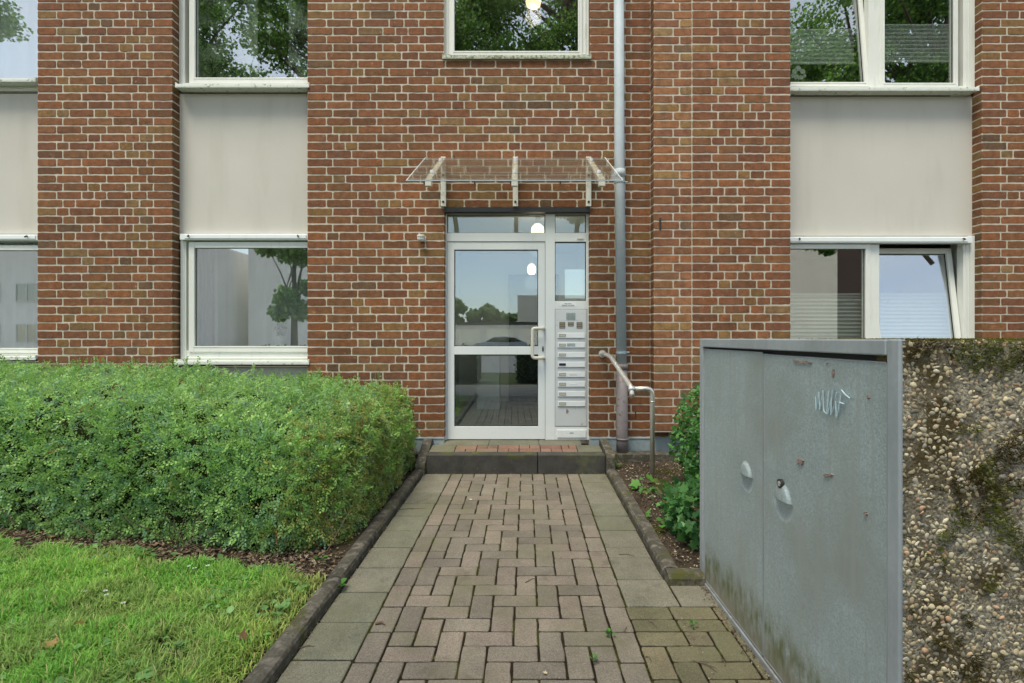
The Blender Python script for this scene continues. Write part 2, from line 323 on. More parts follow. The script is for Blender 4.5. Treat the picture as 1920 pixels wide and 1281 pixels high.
ZB = .325; CH = (PZ(389.5, 5.08)-ZB)/28
def courses(mb, O, U, Nn, u0, u1, z0, z1, openings=(), phase=0, minheader=.2, hflag=False):
    k0 = int(math.ceil((z0-ZB)/CH-.01)); k1 = int(math.floor((z1-ZB)/CH+.01)); prev = []
    for k in range(k0, k1):
        za = ZB+k*CH+.0072; zb = ZB+(k+1)*CH-.0072; zc = (za+zb)/2
        iv = [(u0, u1)]
        for (a, b, c, d) in openings:
            if c < zc < d:
                new = []
                for (x, y) in iv:
                    if a > x+.02: new.append((x, min(y, a)))
                    if b < y-.02: new.append((max(x, b), y))
                    if a <= x and b >= y: pass
                iv = [q for q in new if q[1]-q[0] > .03]
        joints = []
        for (a, b) in iv:
            L = b-a
            if L < .3:
                if L < .16: parts = [L]
                elif (k+phase) % 2: parts = [L*.5, L*.5]
                else: parts = [L]
            else:
                parts = [.24+.011 if (k+phase) % 2 else .177+.011]; s = parts[0]; last = .177+.011 if (k+phase) % 2 else .24+.011
                while s < L-last-.02:
                    rem = L-last-s
                    if rem < .17: parts.append(rem); s += rem; break
                    q = .126 if (random.random() < minheader or rem < .26) else .251
                    # keep joints off the joints of the course below
                    if any(abs(a+s+q-j) < .022 for j in prev): q = .251 if q < .2 else .126
                    if rem-q < .07: q = rem
                    if q > .27: parts += [q*.5, q*.5]
                    else: parts.append(q)
                    s += q
                parts.append(L-s)
            x = a
            for i, p in enumerate(parts):
                xa = x+(.0068 if i else 0); xb = x+p-(.0068 if i < len(parts)-1 else 0); x += p; joints.append(x)
                stone(mb, O, U, (0, 0, 1), Nn, xa, xb, za+random.gauss(0, .0007), zb+random.gauss(0, .0007), .0035+random.gauss(0, .0008), brick_col(p < .15))
        prev = joints
def side_courses(mb, O, U, Nn, w, z0, z1):
    """the narrow return of a pillar: one brick end a course"""
    k0 = int(math.ceil((z0-ZB)/CH-.01)); k1 = int(math.floor((z1-ZB)/CH+.01))
    for k in range(k0, k1):
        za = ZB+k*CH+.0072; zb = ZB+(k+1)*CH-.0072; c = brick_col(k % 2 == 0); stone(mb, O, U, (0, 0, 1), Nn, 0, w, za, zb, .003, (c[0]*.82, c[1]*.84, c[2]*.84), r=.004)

# ---------------------------------------------------------------- the building
YA, YC, YW = 5.08, 4.955, 5.187       # main brick face, right-hand projecting face, recessed windows and plaster
YD = 5.15
bld = tag(empty('apartment_building', (0, YA, 0)), 'red brick apartment block with pale plaster panels and a white glazed entrance door', 'building')
X = lambda px, Y=YA: PX(px, Y)
ZT = 5.85
pL0, pL1 = X(71), X(322.8); aL, aR = X(577), PX(1219, YA); cL, cR = PX(1226, YC), PX(1481, YC); p2L = PX(1841, YA); p2R = p2L+3.3; far = -8.6
cM = PX(1297, YC)
dx0, dx1, dz1 = X(833), X(1106), PZ(389.5, YA)
wx0, wx1, wz0 = X(832), X(1106), PZ(107, YA)
mb = MB()      # slot 0 brick, slot 1 mortar
op = [(dx0, dx1, 0, dz1), (wx0, wx1, wz0, 9)]
# mortar bodies
mb.box(pL0, pL1, YA, 5.45, -.1, ZT, 1); mb.box(aL, dx0, YA, 5.45, -.1, ZT, 1); mb.box(dx1, cL, YA, 5.45, -.1, ZT, 1)
mb.box(dx0, dx1, YA, 5.45, dz1, wz0, 1)
mb.box(cL, cM, YC, 5.45, .40, ZT, 1); mb.box(cM, cR, YC-.006, 5.45, .40, ZT, 1); mb.box(cL, cR, YA, 5.45, -.1, .40, 1)
mb.box(p2L, p2R, YA, 5.45, -.1, ZT, 1); mb.box(far-.5, far, YA, 5.45, -.1, ZT, 1)
f = (0, -1, 0); U = (1, 0, 0)
courses(mb, (0, YA, 0), U, f, far-.5, far, ZB, ZT)
courses(mb, (0, YA, 0), U, f, pL0, pL1, ZB, ZT, phase=1)
courses(mb, (0, YA, 0), U, f, aL, cL-.006, ZB, ZT, op)
BK = [.92, 1.20, 1.08]
courses(mb, (0, YC, 0), U, f, cL, cM-.004, .40, ZT, minheader=.5)
BK = [.76, .94, .85]
courses(mb, (0, YC-.006, 0), U, f, cM+.004, cR, .40, ZT, phase=1, minheader=.3)
BK = [.71, .88, .76]
courses(mb, (0, YA, 0), U, f, cL, cR, ZB, .42)
courses(mb, (0, YA, 0), U, f, p2L, p2R, ZB, ZT)
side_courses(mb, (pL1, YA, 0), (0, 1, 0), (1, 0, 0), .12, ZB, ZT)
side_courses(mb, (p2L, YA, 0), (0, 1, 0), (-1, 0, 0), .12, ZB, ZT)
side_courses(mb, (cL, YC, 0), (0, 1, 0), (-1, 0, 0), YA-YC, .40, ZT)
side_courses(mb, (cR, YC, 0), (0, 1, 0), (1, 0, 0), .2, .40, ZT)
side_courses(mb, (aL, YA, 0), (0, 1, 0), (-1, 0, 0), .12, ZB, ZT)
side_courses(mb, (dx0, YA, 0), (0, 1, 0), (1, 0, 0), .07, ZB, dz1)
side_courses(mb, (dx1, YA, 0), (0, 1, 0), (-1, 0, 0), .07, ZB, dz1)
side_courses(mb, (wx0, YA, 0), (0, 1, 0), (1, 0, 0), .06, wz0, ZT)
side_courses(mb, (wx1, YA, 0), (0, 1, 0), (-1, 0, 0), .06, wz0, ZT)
wall = mb.build('brick_wall', [mt['brick'], mt['mortar']], bld, attr=True, fix=False)
# the body of the house behind the face, roof slab
b = MB(); b.box(far-.5, p2R, 5.45, 13, 2.74, 2.86); b.box(far-.5, p2R, 5.06, 13, ZT, ZT+.3); b.box(far-.5, p2R, 13, 13.3, -.1, ZT+.3); b.box(far-.8, far-.5, 5.1, 13.3, -.1, ZT+.3); b.box(p2R, p2R+.3, 5.1, 13.3, -.1, ZT+.3); b.box(far-.5, p2R, 5.45, 13, -.1, .22)
b.build('house_shell', mt['render2'], bld)
# a small square notch cut into the pilaster: a dark hole with a hood brick
b = MB(); x0, x1 = PX(1236, YC), PX(1239.5, YC); z0, z1 = PZ(431, YC), PZ(409, YC)
b.box(x0, x1, YC-.007, YC+.01, z0, z1); b.build('wall_slot', mt['seal'], bld)

for px, py in ((782, 797), (1191.5, 777.5), (775, 780)): b = MB(); b.box(PX(px-.9, YA), PX(px+.9, YA), YA-.005, YA+.01, PZ(py+5.5, YA), PZ(py-5.5, YA)); b.build('weep_slot', mt['seal'], bld)
# plaster panels between and below the windows
for (xa, xb, zt, zb) in ((far, pL0, PZ(176, YW), PZ(438.5, YW)), (pL1, aL+.03, PZ(176, YW), PZ(438.5, YW)), (cR-.02, p2L, PZ(181, YW), PZ(442.5, YW))):
    MB().box(xa, xb, YW, 5.45, zb, zt).build('plaster_panel', mt['plaster'], bld, bevel=.003)
for (xa, xb, zt) in ((far, pL0, PZ(680, YW)), (pL1, aL+.03, PZ(689, YW)), (cR-.02, p2L, PZ(690, YW))):
    MB().box(xa, xb, YW, 5.45, -.1, zt).build('plaster_panel', mt['plaster'], bld, bevel=.003)
# zinc strip at the foot of the brickwork
z1, z0 = ZB-.002, PZ(851, YA)
for (xa, xb) in ((aL, dx0-.0), (dx1, cR)): b = MB(); b.box(xa, xb, YA-.022, YA-.003, z0, z1); b.box(xa, xb, YA-.0285, YA-.0215, z1-.008, z1); b.build('zinc_flashing', mt['zinc'], bld)

# ---------------------------------------------------------------- windows
def win(name, label, xa, xb, zs, zt, y, sill_x, sill_z, panes, fw=.06, head=None, style='pvc', sillmat='sill', sill_y=None):
    """outer frame as the part, sashes, panes, sill and rail as sub-parts. panes: (x0,x1,z0,z1,sashwidth,tilt)"""
    mb = MB(); gap = .0
    mb.frame(xa, xb, zs, zt, fw, fw, fw, max(.055, min(q[2] for q in panes)-zs+.014), y-.035, y+.045)
    mb.frame(xa+.03, xb-.03, zs+.02, zt, .010, .010, .01, .01, y-.043, y-.033)
    fr = mb.build('window', mt['pvc'], bld, bevel=.004); fr['label'] = label
    sl = MB(); sl.box(sill_x[0], sill_x[1], (sill_y or YA-.02), y-.03, sill_z-.028, sill_z); sl.box(sill_x[0], sill_x[1], (sill_y or YA-.02), (sill_y or YA-.02)+.006, sill_z-.036, sill_z-.028)
    sl.box(sill_x[0], sill_x[0]+.012, (sill_y or YA-.02), y-.03, sill_z, sill_z+.016); sl.box(sill_x[1]-.012, sill_x[1], (sill_y or YA-.02), y-.03, sill_z, sill_z+.016)
    sl.build('sill', mt[sillmat], fr, bevel=.003)
    if head:
        h = MB(); h.box(head[0], head[1], y-.085, y-.02, head[2], head[3]); h.box(head[0]+.05, head[1]-.05, y-.092, y-.085, head[2]+.012, head[3]-.01)
        h.build('shutter_rail', mt['alu'], fr, bevel=.003)
        for xx in head[4]:
            q = MB(); q.tube([(xx, y-.094, (head[2]+head[3])/2+.012), (xx+.022*(1 if xx < 0 else -1), y-.135, (head[2]+head[3])/2-.005)], .008, 8); q.build('rail_stop', mt['dark'], fr)
    for (x0, x1, z0, z1, sw, tilt) in panes:
        piv = empty('sash_pivot', (0, 0, 0)) if False else None
        s = MB(); s.frame(x0, x1, z0, z1, sw, sw, sw, sw, y-.050, y+.02)
        s.frame(x0+sw-.012, x1-sw+.012, z0+sw-.012, z1-sw+.012, .014, .014, .014, .014, y-.054, y-.03)
        g = MB(); g.box(x0+sw-.004, x1-sw+.004, y-.026, y-.020, z0+sw-.004, z1-sw+.004)
        sp = MB(); sp.frame(x0+sw-.002, x1-sw+.002, z0+sw-.002, z1-sw+.002, .006, .006, .006, .006, y-.032, y-.018)
        loc = (0, y, z0)
        so = s.build('sash', mt[style], fr, loc=loc, bevel=.003); go = g.build('pane', mt['glass'], fr, loc=loc); po = sp.build('glazing_seal', mt['seal'], fr, loc=loc)
        if tilt:
            for o in (so, go, po): o.rotation_euler = (-R_(tilt), 0, 0)
    return fr
W = lambda px: PX(px, YW); Z = lambda py: PZ(py, YW)
# upper left, seen beside the brick pillar
win('w', 'upper window with floral panel curtains and a garland of paper hearts', pL1+.005, aL+.12, Z(170), ZT-.2, YW+.02, (PX(333, YA+.02), aL+.02), Z(169), [(W(358), aL+.10, Z(159.5), ZT-.26, .058, 0)])
win('w', 'lower window right behind the hedge with a white sheer curtain', pL1+.02, aL+.12, Z(676), Z(442), YW+.02, (PX(331, YA+.02), aL+.02), Z(676), [(W(357), aL+.10, Z(660), Z(455), .058, 0)], head=(W(345), aL+.02, Z(452), Z(441), (W(362), W(564))))
win('w', 'upper window at the left edge with a thin curtain', far+.1, pL0-.0, Z(172), ZT-.2, YW+.02, (far, pL0-.005), Z(158.5), [(far+.2, pL0+.03, Z(162.5), ZT-.26, .05, 0)])
win('w', 'lower window at the left edge with sheer curtains', far+.1, pL0-.0, Z(668), Z(443), YW+.02, (far, pL0-.005), Z(668), [(far+.2, pL0+.03, Z(662), Z(461), .05, 0)], head=(far+.05, pL0-.01, Z(453), Z(442), (W(67)-.02,)))
# centre window over the door
win('w', 'stair window above the entrance canopy', PX(834, YA+.05), PX(1104, YA+.05), PZ(108, YA+.05), ZT-.2, YA+.075, (wx0-.012, wx1+.012), PZ(106.5, YA), [(PX(845, YA+.05), PX(1091, YA+.05), PZ(106, YA+.05), ZT-.26, .038, 0)], fw=.075, sillmat='sillm', sill_y=YA-.03)
# right pair
mr = W(1637)
fr = win('w', 'upper right window with its left sash tilted open and pale pleated blinds', cR-.05, W(1815), Z(173), ZT-.2, YW+.02, (cR-.02, PX(1830, YA+.02)), Z(175), [(W(1440), W(1627), Z(166), ZT-.28, .045, 6.0), (W(1647), W(1792), Z(166), ZT-.26, .04, 0)])
MB().box(W(1626), W(1648), YW-.02, YW+.05, Z(168), ZT-.22).build('mullion', mt['pvc'], fr, bevel=.003)
fr = win('w', 'lower right window with its right sash tilted open above the bin shelter', cR-.05, W(1815), Z(690), Z(445), YW+.02, (cR-.02, PX(1826, YA+.02)), Z(690), [(W(1440), W(1628), Z(678), Z(459), .045, 0), (W(1641), W(1803), Z(678), Z(461), .055, 7.5)], head=(cR-.02, W(1813), Z(458), Z(446), (W(1492), W(1795))))
MB().box(W(1625), W(1646), YW-.022, YW+.05, Z(688), Z(459)).build('mullion', mt['pvc'], fr, bevel=.003)
# side strips beside the right windows
MB().box(W(1815), p2L-.003, YW-.03, 5.4, Z(176), ZT).build('reveal_strip', mt['pvc'], bld); MB().box(W(1815), p2L-.003, YW-.03, 5.4, Z(690), Z(443)).build('reveal_strip', mt['pvc'], bld)

# ---------------------------------------------------------------- rooms behind the glass
def room(x0, x1, y1, z0, z1, wm, fm, name='room', y0=5.43):
    b = MB(); b.box(x0-.03, x0, y0, y1, z0, z1, 0); b.box(x1, x1+.03, y0, y1, z0, z1, 0); b.box(x0, x1, y1, y1+.03, z0, z1, 0); b.box(x0, x1, y0, y1, z1, z1+.03, 0); b.box(x0, x1, y0, y1, z0-.03, z0, 1)
    return b.build(name, [mt[wm], mt[fm]], bld)
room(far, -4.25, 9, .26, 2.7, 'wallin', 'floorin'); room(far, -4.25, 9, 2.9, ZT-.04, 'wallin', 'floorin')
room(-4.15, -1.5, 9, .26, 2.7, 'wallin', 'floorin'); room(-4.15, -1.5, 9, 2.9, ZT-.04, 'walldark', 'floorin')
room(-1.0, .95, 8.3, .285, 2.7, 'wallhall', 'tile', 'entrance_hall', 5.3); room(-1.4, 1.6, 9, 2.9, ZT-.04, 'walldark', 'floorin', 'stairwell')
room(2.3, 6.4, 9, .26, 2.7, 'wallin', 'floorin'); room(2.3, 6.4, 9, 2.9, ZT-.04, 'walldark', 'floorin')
# inner door and lift panel at the end of the hall
b = MB(); b.box(-.18, .62, 8.2, 8.29, .29, 2.35); b.build('hall_door', mt['dark'], bld)
b = MB(); b.box(-.62, -.3, 7.3, 7.9, .29, 1.25); b.build('hall_cupboard', mt['plate'], bld)
b = MB(); b.box(.93, .95, 5.7, 8.0, .29, .40); b.build('skirting', mt['dark'], bld)

# ---------------------------------------------------------------- entrance door
D = lambda px: PX(px, YD); E = lambda py: PZ(py, YD)
MB().box(dx0, dx1, YA-.012, YD+.05, dz1-.045, dz1+.003).build('lintel_angle', mt['dark'], bld)
fb = MB(); zf = E(825)
fb.frame(D(832), D(1105.5), zf, E(396.5), D(838)-D(832), D(1105.5)-D(1099), E(396.5)-E(401.5), 0, YD, YD+.07)
fb.box(D(1022.5), D(1040.5), YD-.004, YD+.07, zf, E(401.5)); fb.box(D(838), D(1022.5), YD-.002, YD+.07, E(453), E(437)); fb.box(D(1040.5), D(1099), YD-.002, YD+.07, E(453.5), E(437))
fb.box(D(1040.5), D(1099), YD-.002, YD+.07, E(580), E(564.5)); fb.box(D(1040.5), D(1099), YD-.001, YD+.07, zf, E(799.5))
door = fb.build('entrance_door', mt['alu'], bld, bevel=.003); door['label'] = 'white framed glazed entrance door with side light'
lf = MB(); lf.frame(D(838.3), D(1022.2), E(824), E(453.6), D(851.5)-D(838.3), D(1022.2)-D(1009), E(453.6)-E(468), E(800)-E(824), YD+.006, YD+.066); lf.box(D(851.5), D(1009), YD+.008, YD+.066, E(665), E(649.5))
leaf = lf.build('door_leaf', mt['alu'], door, bevel=.002)
for (a, b_, c, d, n) in ((851.5, 1009, 649.5, 468, 'door_pane'), (851.5, 1009, 800, 665, 'door_pane'), (838, 1022.5, 437, 401.5, 'transom_pane'), (1040.5, 1099, 437, 401.5, 'transom_pane'), (1040.5, 1099, 564.5, 453.5, 'side_pane')):
    MB().box(D(a)-.002, D(b_)+.002, YD+.030, YD+.036, E(c)-.002, E(d)+.002).build(n, mt['doorglass'], door)
    MB().frame(D(a), D(b_), E(c), E(d), .007, .007, .007, .007, YD+.020, YD+.031).build('pane_gasket', mt['seal'], door)
b = MB(); b.box(D(837.6), D(838.3), YD+.001, YD+.02, E(824), E(453)); b.box(D(1022.0), D(1022.6), YD+.001, YD+.02, E(824), E(453)); b.box(D(838), D(1022.5), YD+.001, YD+.02, E(453.6), E(453)); b.box(D(838), D(1099), YD+.01, YD+.05, E(825.5), E(824.2)); b.build('door_gap', mt['seal'], door)
hp = bend([(D(1020), YD+.01, E(616)), (D(1018), YD-.055, E(616)), (D(998), YD-.055, E(616)), (D(998), YD-.055, E(671)), (D(1018), YD-.055, E(671)), (D(1020), YD+.01, E(671))], .03, 6)
hb = MB(); hb.tube(hp, .0165, 12); hb.build('pull_handle', mt['cream'], door, smooth=True)
b = MB(); b.tube([(D(1018), YD+.007, E(651)), (D(1018), YD-.006, E(651))], .008, 12); b.box(D(1016.6), D(1019.4), YD-.003, YD+.007, E(659), E(650)); b.build('door_lock', mt['dark'], door)
b = MB(); b.tube([(D(1018), YD+.0, E(651)), (D(1018), YD-.008, E(651))], .0055, 10); b.build('lock_cylinder', mt['steel'], door)
b = MB(); b.box(D(1082), D(1094), YD-.010, YD-.002, E(449.5), E(445.5)); b.box(D(1083), D(1093), YD-.012, YD-.010, E(448.8), E(446.4)); b.build('door_contact', mt['bracket'], door, bevel=.002)
b = MB(); b.box(D(1044.5), D(1099.2), YD-.012, YD-.001, E(820.5), E(806)); b.build('foot_plate', mt['alu'], door, bevel=.003)
b = MB(); b.box(D(1068), D(1075), YD-.0135, YD-.012, E(812.5), E(810.5)); b.build('foot_plate_mark', mt['galv'], door)

# letterbox panel set under the side light
lbp = tag(empty('letterbox_panel', (D(1070), YD, E(799))), 'grey steel letterbox and doorbell panel with eight flaps beside the door', 'letterboxes')
b = MB(); b.box(D(1040.9), D(1100.3), YD-.004, YD+.05, E(799.3), E(580.3)); b.box(D(1041.6), D(1099.6), YD-.006, YD-.004, E(798.5), E(602)); b.box(D(1041.6), D(1099.6), YD-.006, YD-.004, E(601.4), E(581)); b.build('face_plate', mt['plate'], lbp, bevel=.0015)
b = MB(); b.frame(D(1040.4), D(1100.8), E(799.8), E(579.8), .003, .003, .003, .003, YD-.003, YD-.001); b.build('panel_gap', mt['seal'], lbp)
b = MB(); b.box(D(1061.5), D(1078.6), YD-.010, YD-.006, E(599.8), E(586.6))
for i in range(9): b.box(D(1063), D(1077), YD-.0115, YD-.010, E(588.6+i*1.15)-.001, E(588.6+i*1.15)+.001)
b.build('intercom_grille', mt['galv'], lbp, bevel=.001)
for cx_, n in ((1054.2, 3), (1070.2, 2), (1086.5, 3)):
    for i in range(n):
        y0 = 606+i*4.1; q = MB(); q.box(D(cx_-5.4), D(cx_+5.4), YD-.009, YD-.006, E(y0+2.0), E(y0-2.0)); o = q.build('bell_button', mt['dark'], lbp, bevel=.001)
        q = MB(); q.box(D(cx_-4.6), D(cx_+4.6), YD-.0105, YD-.009, E(y0+1.4), E(y0-1.4)); q.build('name_label', mt['labeld'], o)
for i, yc in enumerate((629, 647, 665.4, 683.4, 702, 720.2, 738.5, 756.8)):
    x0, x1 = 1045.3+i*.08, 1096.2+i*.08
    q = MB(); q.prism([(YD-.006, E(yc+4.8)), (YD-.018, E(yc+4.8)), (YD-.013, E(yc-4.4)), (YD-.006, E(yc-4.8))], 0, D(x0), D(x1)); o = q.build('letter_flap', mt['flap'], lbp, bevel=.0015)
    q = MB(); q.frame(D(x0+2.6), D(x0+15), E(yc+2.4), E(yc-2.2), .0022, .0022, .0022, .0022, YD-.0205, YD-.015); q.build('label_holder', mt['dark'], o)
    q = MB(); q.box(D(x0+3.0), D(x0+14.6), YD-.019, YD-.0155, E(yc+2.0), E(yc-1.8)); q.build('name_label', mt['dark' if i == 3 else 'label'], o)
    q = MB(); q.box(D(x0), D(x1), YD-.0075, YD-.0062, E(yc+6.2), E(yc+4.9)); q.build('flap_gap', mt['galv'], o)
    if i == 1: q = MB(); q.box(D(1063), D(1078), YD-.0178, YD-.0160, E(yc+2.8), E(yc-3)); q.build('grey_sticker', mt['galv'], o)
    if i == 5: q = MB(); q.box(D(1067), D(1079), YD-.0190, YD-.0158, E(yc+.8), E(yc-1.6)); q.build('white_sticker', mt['paper'], o)
    if i == 4: q = MB(); q.box(D(1068), D(1081), YD-.0185, YD-.0158, E(yc+1.4), E(yc-1.6)); q.build('faded_sticker', mt['white'], o)
b = MB(); b.tube([(D(1064.5), YD-.004, E(771)), (D(1064.5), YD-.012, E(771))], .009, 12); b.box(D(1061.5), D(1064), YD-.0075, YD-.006, E(775.5), E(767)); b.build('panel_lock', mt['rust'], lbp)
# notice stuck on the frame above
st = tag(empty('junk_mail_notice', (D(1065), YD-.003, E(571))), 'white notice sticker with two lines of black print above the letterboxes', 'sticker')
MB().box(D(1050), D(1080.3), YD-.0045, YD-.0025, E(574.8), E(567.6)).build('sticker_sheet', mt['paper'], st)
def text(body, size, loc, mat, parent, name='lettering', rot=(math.pi/2, 0, 0), extr=.0004, sx=1):
    cu = bpy.data.curves.new(name, 'FONT'); cu.body = body; cu.size = size; cu.align_x = 'CENTER'; cu.align_y = 'CENTER'; cu.extrude = extr; cu.offset = size*.01
    t = bpy.data.objects.new(name, cu); COL.objects.link(t); dg = bpy.context.evaluated_depsgraph_get(); me = bpy.data.meshes.new_from_object(t.evaluated_get(dg)); bpy.data.objects.remove(t)
    me.name = name; me.materials.clear(); me.materials.append(mat)
    o = bpy.data.objects.new(name, me); COL.objects.link(o); o.parent = parent; o.location = Vector(loc)-wloc(parent); o.rotation_euler = rot; o.scale = (sx, 1, 1); return o
text('Bitte keine', .0165, (D(1065.2), YD-.0048, E(569.7)), mt['black'], st)
text('Reklame einwerfen', .0165, (D(1065.2), YD-.0048, E(572.8)), mt['black'], st)
# things seen through the glass
pp = tag(MB().box(D(1060), D(1101), YD+.05, YD+.052, E(559), E(504)).build('notice_sheet', mt['paper'], None, loc=(D(1080), YD+.05, E(559))), 'blank white paper sheet hung behind the side light', 'paper')
for (x, y, z, r, lb, nm) in ((.165, 7.2, 2.22, .062, 'lit white ceiling lamp deep in the entrance hall', 'ceiling_lamp'), (.20, 5.75, 2.46, .075, 'lit glass ceiling lamp just behind the transom', 'ceiling_lamp'), (.17, 6.4, 5.50, .10, 'lit round lamp in the stairwell behind the window over the door', 'ceiling_lamp')):
    t = tag(empty(nm, (x, y, z)), lb, 'lamp')
    b = MB(); n = 20; prof = [(0, -.0), (r*.6, .004), (r*.92, .03), (r, .07), (r*.9, .12), (r*.5, .15)]
    vs = []; fs = []
    for (rr, zz) in prof:
        for j in range(n): a = 2*math.pi*j/n; vs.append((x+rr*math.cos(a), y+rr*math.sin(a), z+zz))
    for i in range(len(prof)-1):
        for j in range(n): fs.append((i*n+j, i*n+(j+1) % n, (i+1)*n+(j+1) % n, (i+1)*n+j))
    b.add(vs, fs); b.build('lamp_shade', mt['lamp'], t, smooth=True)
    b = MB(); b.tube([(x, y, z+.14), (x, y, z+.24)], r*.45, 14); b.build('lamp_base', mt['white'], t)
    ld = bpy.data.lights.new('lamp_light', 'POINT'); ld.energy = .9 if z < 4 else 1.5; ld.color = (1, .86, .68); ld.shadow_soft_size = .1; lo = bpy.data.objects.new('lamp_light', ld); COL.objects.link(lo); lo.parent = t; lo.location = (0, 0, -.12)
# interior wood panel seen in the stair window
b = MB(); b.box(.15, 1.55, 6.9, 7.0, 3.3, 4.9); b.build('stair_panel', M('warm wood panel', (.22, .11, .04), .6, var=.2, vscale=3), bld)
# ---------------------------------------------------------------- glass canopy
can = tag(empty('door_canopy', (PX(967, YA), YA, PZ(388, YA))), 'sloping clear glass canopy on three white brackets over the entrance door', 'canopy')
Yb, Yf = 5.0, 4.127; zb_, zf_ = PZ(296.5, Yb), PZ(340, Yf)
xl0, xr0 = PX(798, Yb), PX(1134, Yb)
def canz(y): return zb_+(zf_-zb_)*(y-Yb)/(Yf-Yb)
g = MB(); th = .010
vs = [(x, y, canz(y)+d) for d in (0, th) for (x, y) in ((PX(761.5, Yf), Yf), (PX(1168, Yf), Yf), (xr0, Yb), (xl0, Yb))]
g.add(vs, [(0, 1, 2, 3), (7, 6, 5, 4), (0, 4, 5, 1), (1, 5, 6, 2), (2, 6, 7, 3), (3, 7, 4, 0)]); g.build('glass_sheet', mt['canopy'], can)
# white tubes painted in for the glint along the sheet's side edges
for (xa, xb) in ((PX(761.5, Yf), xl0), (PX(1168, Yf), xr0)):
    eg = MB(); eg.tube([(xa, Yf, zf_+th/2), (xb, Yb, zb_+th/2)], .0038, 6); eg.build('edge_glint', mt['paper'], can)
eg = MB(); eg.tube([(PX(761.5, Yf), Yf-.001, zf_+th/2), (PX(1168, Yf), Yf-.001, zf_+th/2)], .0052, 6); eg.build('front_edge', mt['pipe'], can)
for px in (832, 966.5, 1103):
    xc = PX(px, YA); w = .026
    b = MB(); b.box(xc-w, xc+w, YA-.035, YA-.002, PZ(388.5, YA), zb_+.03)
    # arm: a bar under the glass from the wall to near the front, cut upright at the end
    ya, yb2 = YA-.035, 4.215
    b.prism([(ya, canz(ya)-.004), (yb2, canz(yb2)-.004), (yb2-.002, canz(yb2)-.062), (yb2+.05, canz(yb2)-.058), (yb2+.10, canz(yb2+.10)-.035), (ya, canz(ya)-.035)], 0, xc-w, xc+w)
    br = b.build('bracket', mt['bracket'], can, bevel=.003)
    for zz in (PZ(331, YA), PZ(380.5, YA)): q = MB(); q.tube([(xc, YA-.036, zz), (xc, YA-.042, zz)], .012, 10); q.build('bolt', mt['dark'], br)
    for yy in (4.87, 4.40): q = MB(); q.tube([(xc, yy, canz(yy)-.004), (xc, yy, canz(yy)+th+.012)], .019, 12); q.build('glass_clamp', mt['steel'], br)
# leftover screw plugs in the wall under the glass
for px, py in ((795.5, 342), (890, 342), (957.5, 342), (1050.5, 342), (852, 295)): b = MB(); b.box(PX(px-1.2, YA), PX(px+1.2, YA), YA-.008, YA, PZ(py+3, YA), PZ(py-2.5, YA)); b.build('screw_hole', mt['seal'], bld)

# ---------------------------------------------------------------- rainwater pipe
Yp = 4.99; pr = .05
dp = tag(empty('downpipe', (PX(1167, Yp), Yp, PZ(846, Yp))), 'grey metal rainwater downpipe running down the brick wall right of the door', 'downpipe')
zs = PZ(700, Yp)
b = MB(); b.tube([(PX(1159.5, Yp), Yp, ZT-.02), (PX(1161.5, Yp), Yp, PZ(310, Yp)), (PX(1165.6, Yp), Yp, PZ(690, Yp))], .0495, 20); b.tube([(PX(1161.5, Yp), Yp, PZ(334, Yp)), (PX(1161.8, Yp), Yp, PZ(318, Yp))], .0515, 20)
b.build('upper_pipe', mt['pipe'], dp, smooth=True)
b = MB(); b.tube([(PX(1165.6, Yp), Yp, PZ(690, Yp)), (PX(1166.5, Yp), Yp, PZ(824, Yp)), (PX(1167, Yp), Yp, PZ(850, Yp))], [.056, .057, .059], 20); b.tube([(PX(1165.8, Yp), Yp, PZ(683, Yp)), (PX(1165.8, Yp), Yp, PZ(693, Yp))], .060, 20); b.tube([(PX(1167, Yp), Yp, PZ(821, Yp)), (PX(1167, Yp), Yp, PZ(825, Yp))], .064, 20)
b.build('standpipe', mt['pipe2'], dp, smooth=True)
for px, py in ((1162, 342), (1165, 661), (1158.7, -60)):
    b = MB(); b.tube([(PX(px, Yp), Yp, PZ(py+2, Yp)), (PX(px, Yp), Yp, PZ(py-2, Yp))], .055, 20); b.tube([(PX(px, Yp)+.05, Yp, PZ(py, Yp)), (PX(px, Yp)+.078, Yp, PZ(py, Yp))], .009, 8); b.tube([(PX(px, Yp), Yp+.04, PZ(py, Yp)), (PX(px, Yp), YA+.01, PZ(py, Yp))], .007, 6)
    b.build('pipe_clip', mt['zinc'], dp)

# ---------------------------------------------------------------- motion sensor
ms_ = tag(empty('motion_sensor', (PX(792, YA), YA, PZ(449, YA))), 'small white motion sensor on the brickwork left of the door', 'motion sensor')
sx, sz = PX(792, YA), PZ(449, YA)
def dome(mb, c, r, n=14, k=7, sq=(1, 1, 1)):
    vs = []; fs = []
    for i in range(k+1):
        th_ = math.pi*i/k
        for j in range(n): a = 2*math.pi*j/n; vs.append((c[0]+r*sq[0]*math.sin(th_)*math.cos(a), c[1]+r*sq[1]*math.sin(th_)*math.sin(a), c[2]+r*sq[2]*math.cos(th_)))
    for i in range(k):
        for j in range(n): fs.append((i*n+j, i*n+(j+1) % n, (i+1)*n+(j+1) % n, (i+1)*n+j))
    mb.add(vs, fs)
b = MB(); b.box(sx-.028, sx+.040, YA-.025, YA-.002, sz-.028, sz+.026); b.build('mount', mt['white'], ms_, bevel=.006)
b = MB(); dome(b, (sx-.004, YA-.050, sz-.004), .038, sq=(1.05, .9, .80)); b.build('lens', mt['white'], ms_, smooth=True)
b = MB(); b.tube([(sx-.004, YA-.050, sz+.010), (sx-.004, YA-.050, sz+.032)], .040, 18); b.build('hood', mt['white'], ms_, bevel=.004)

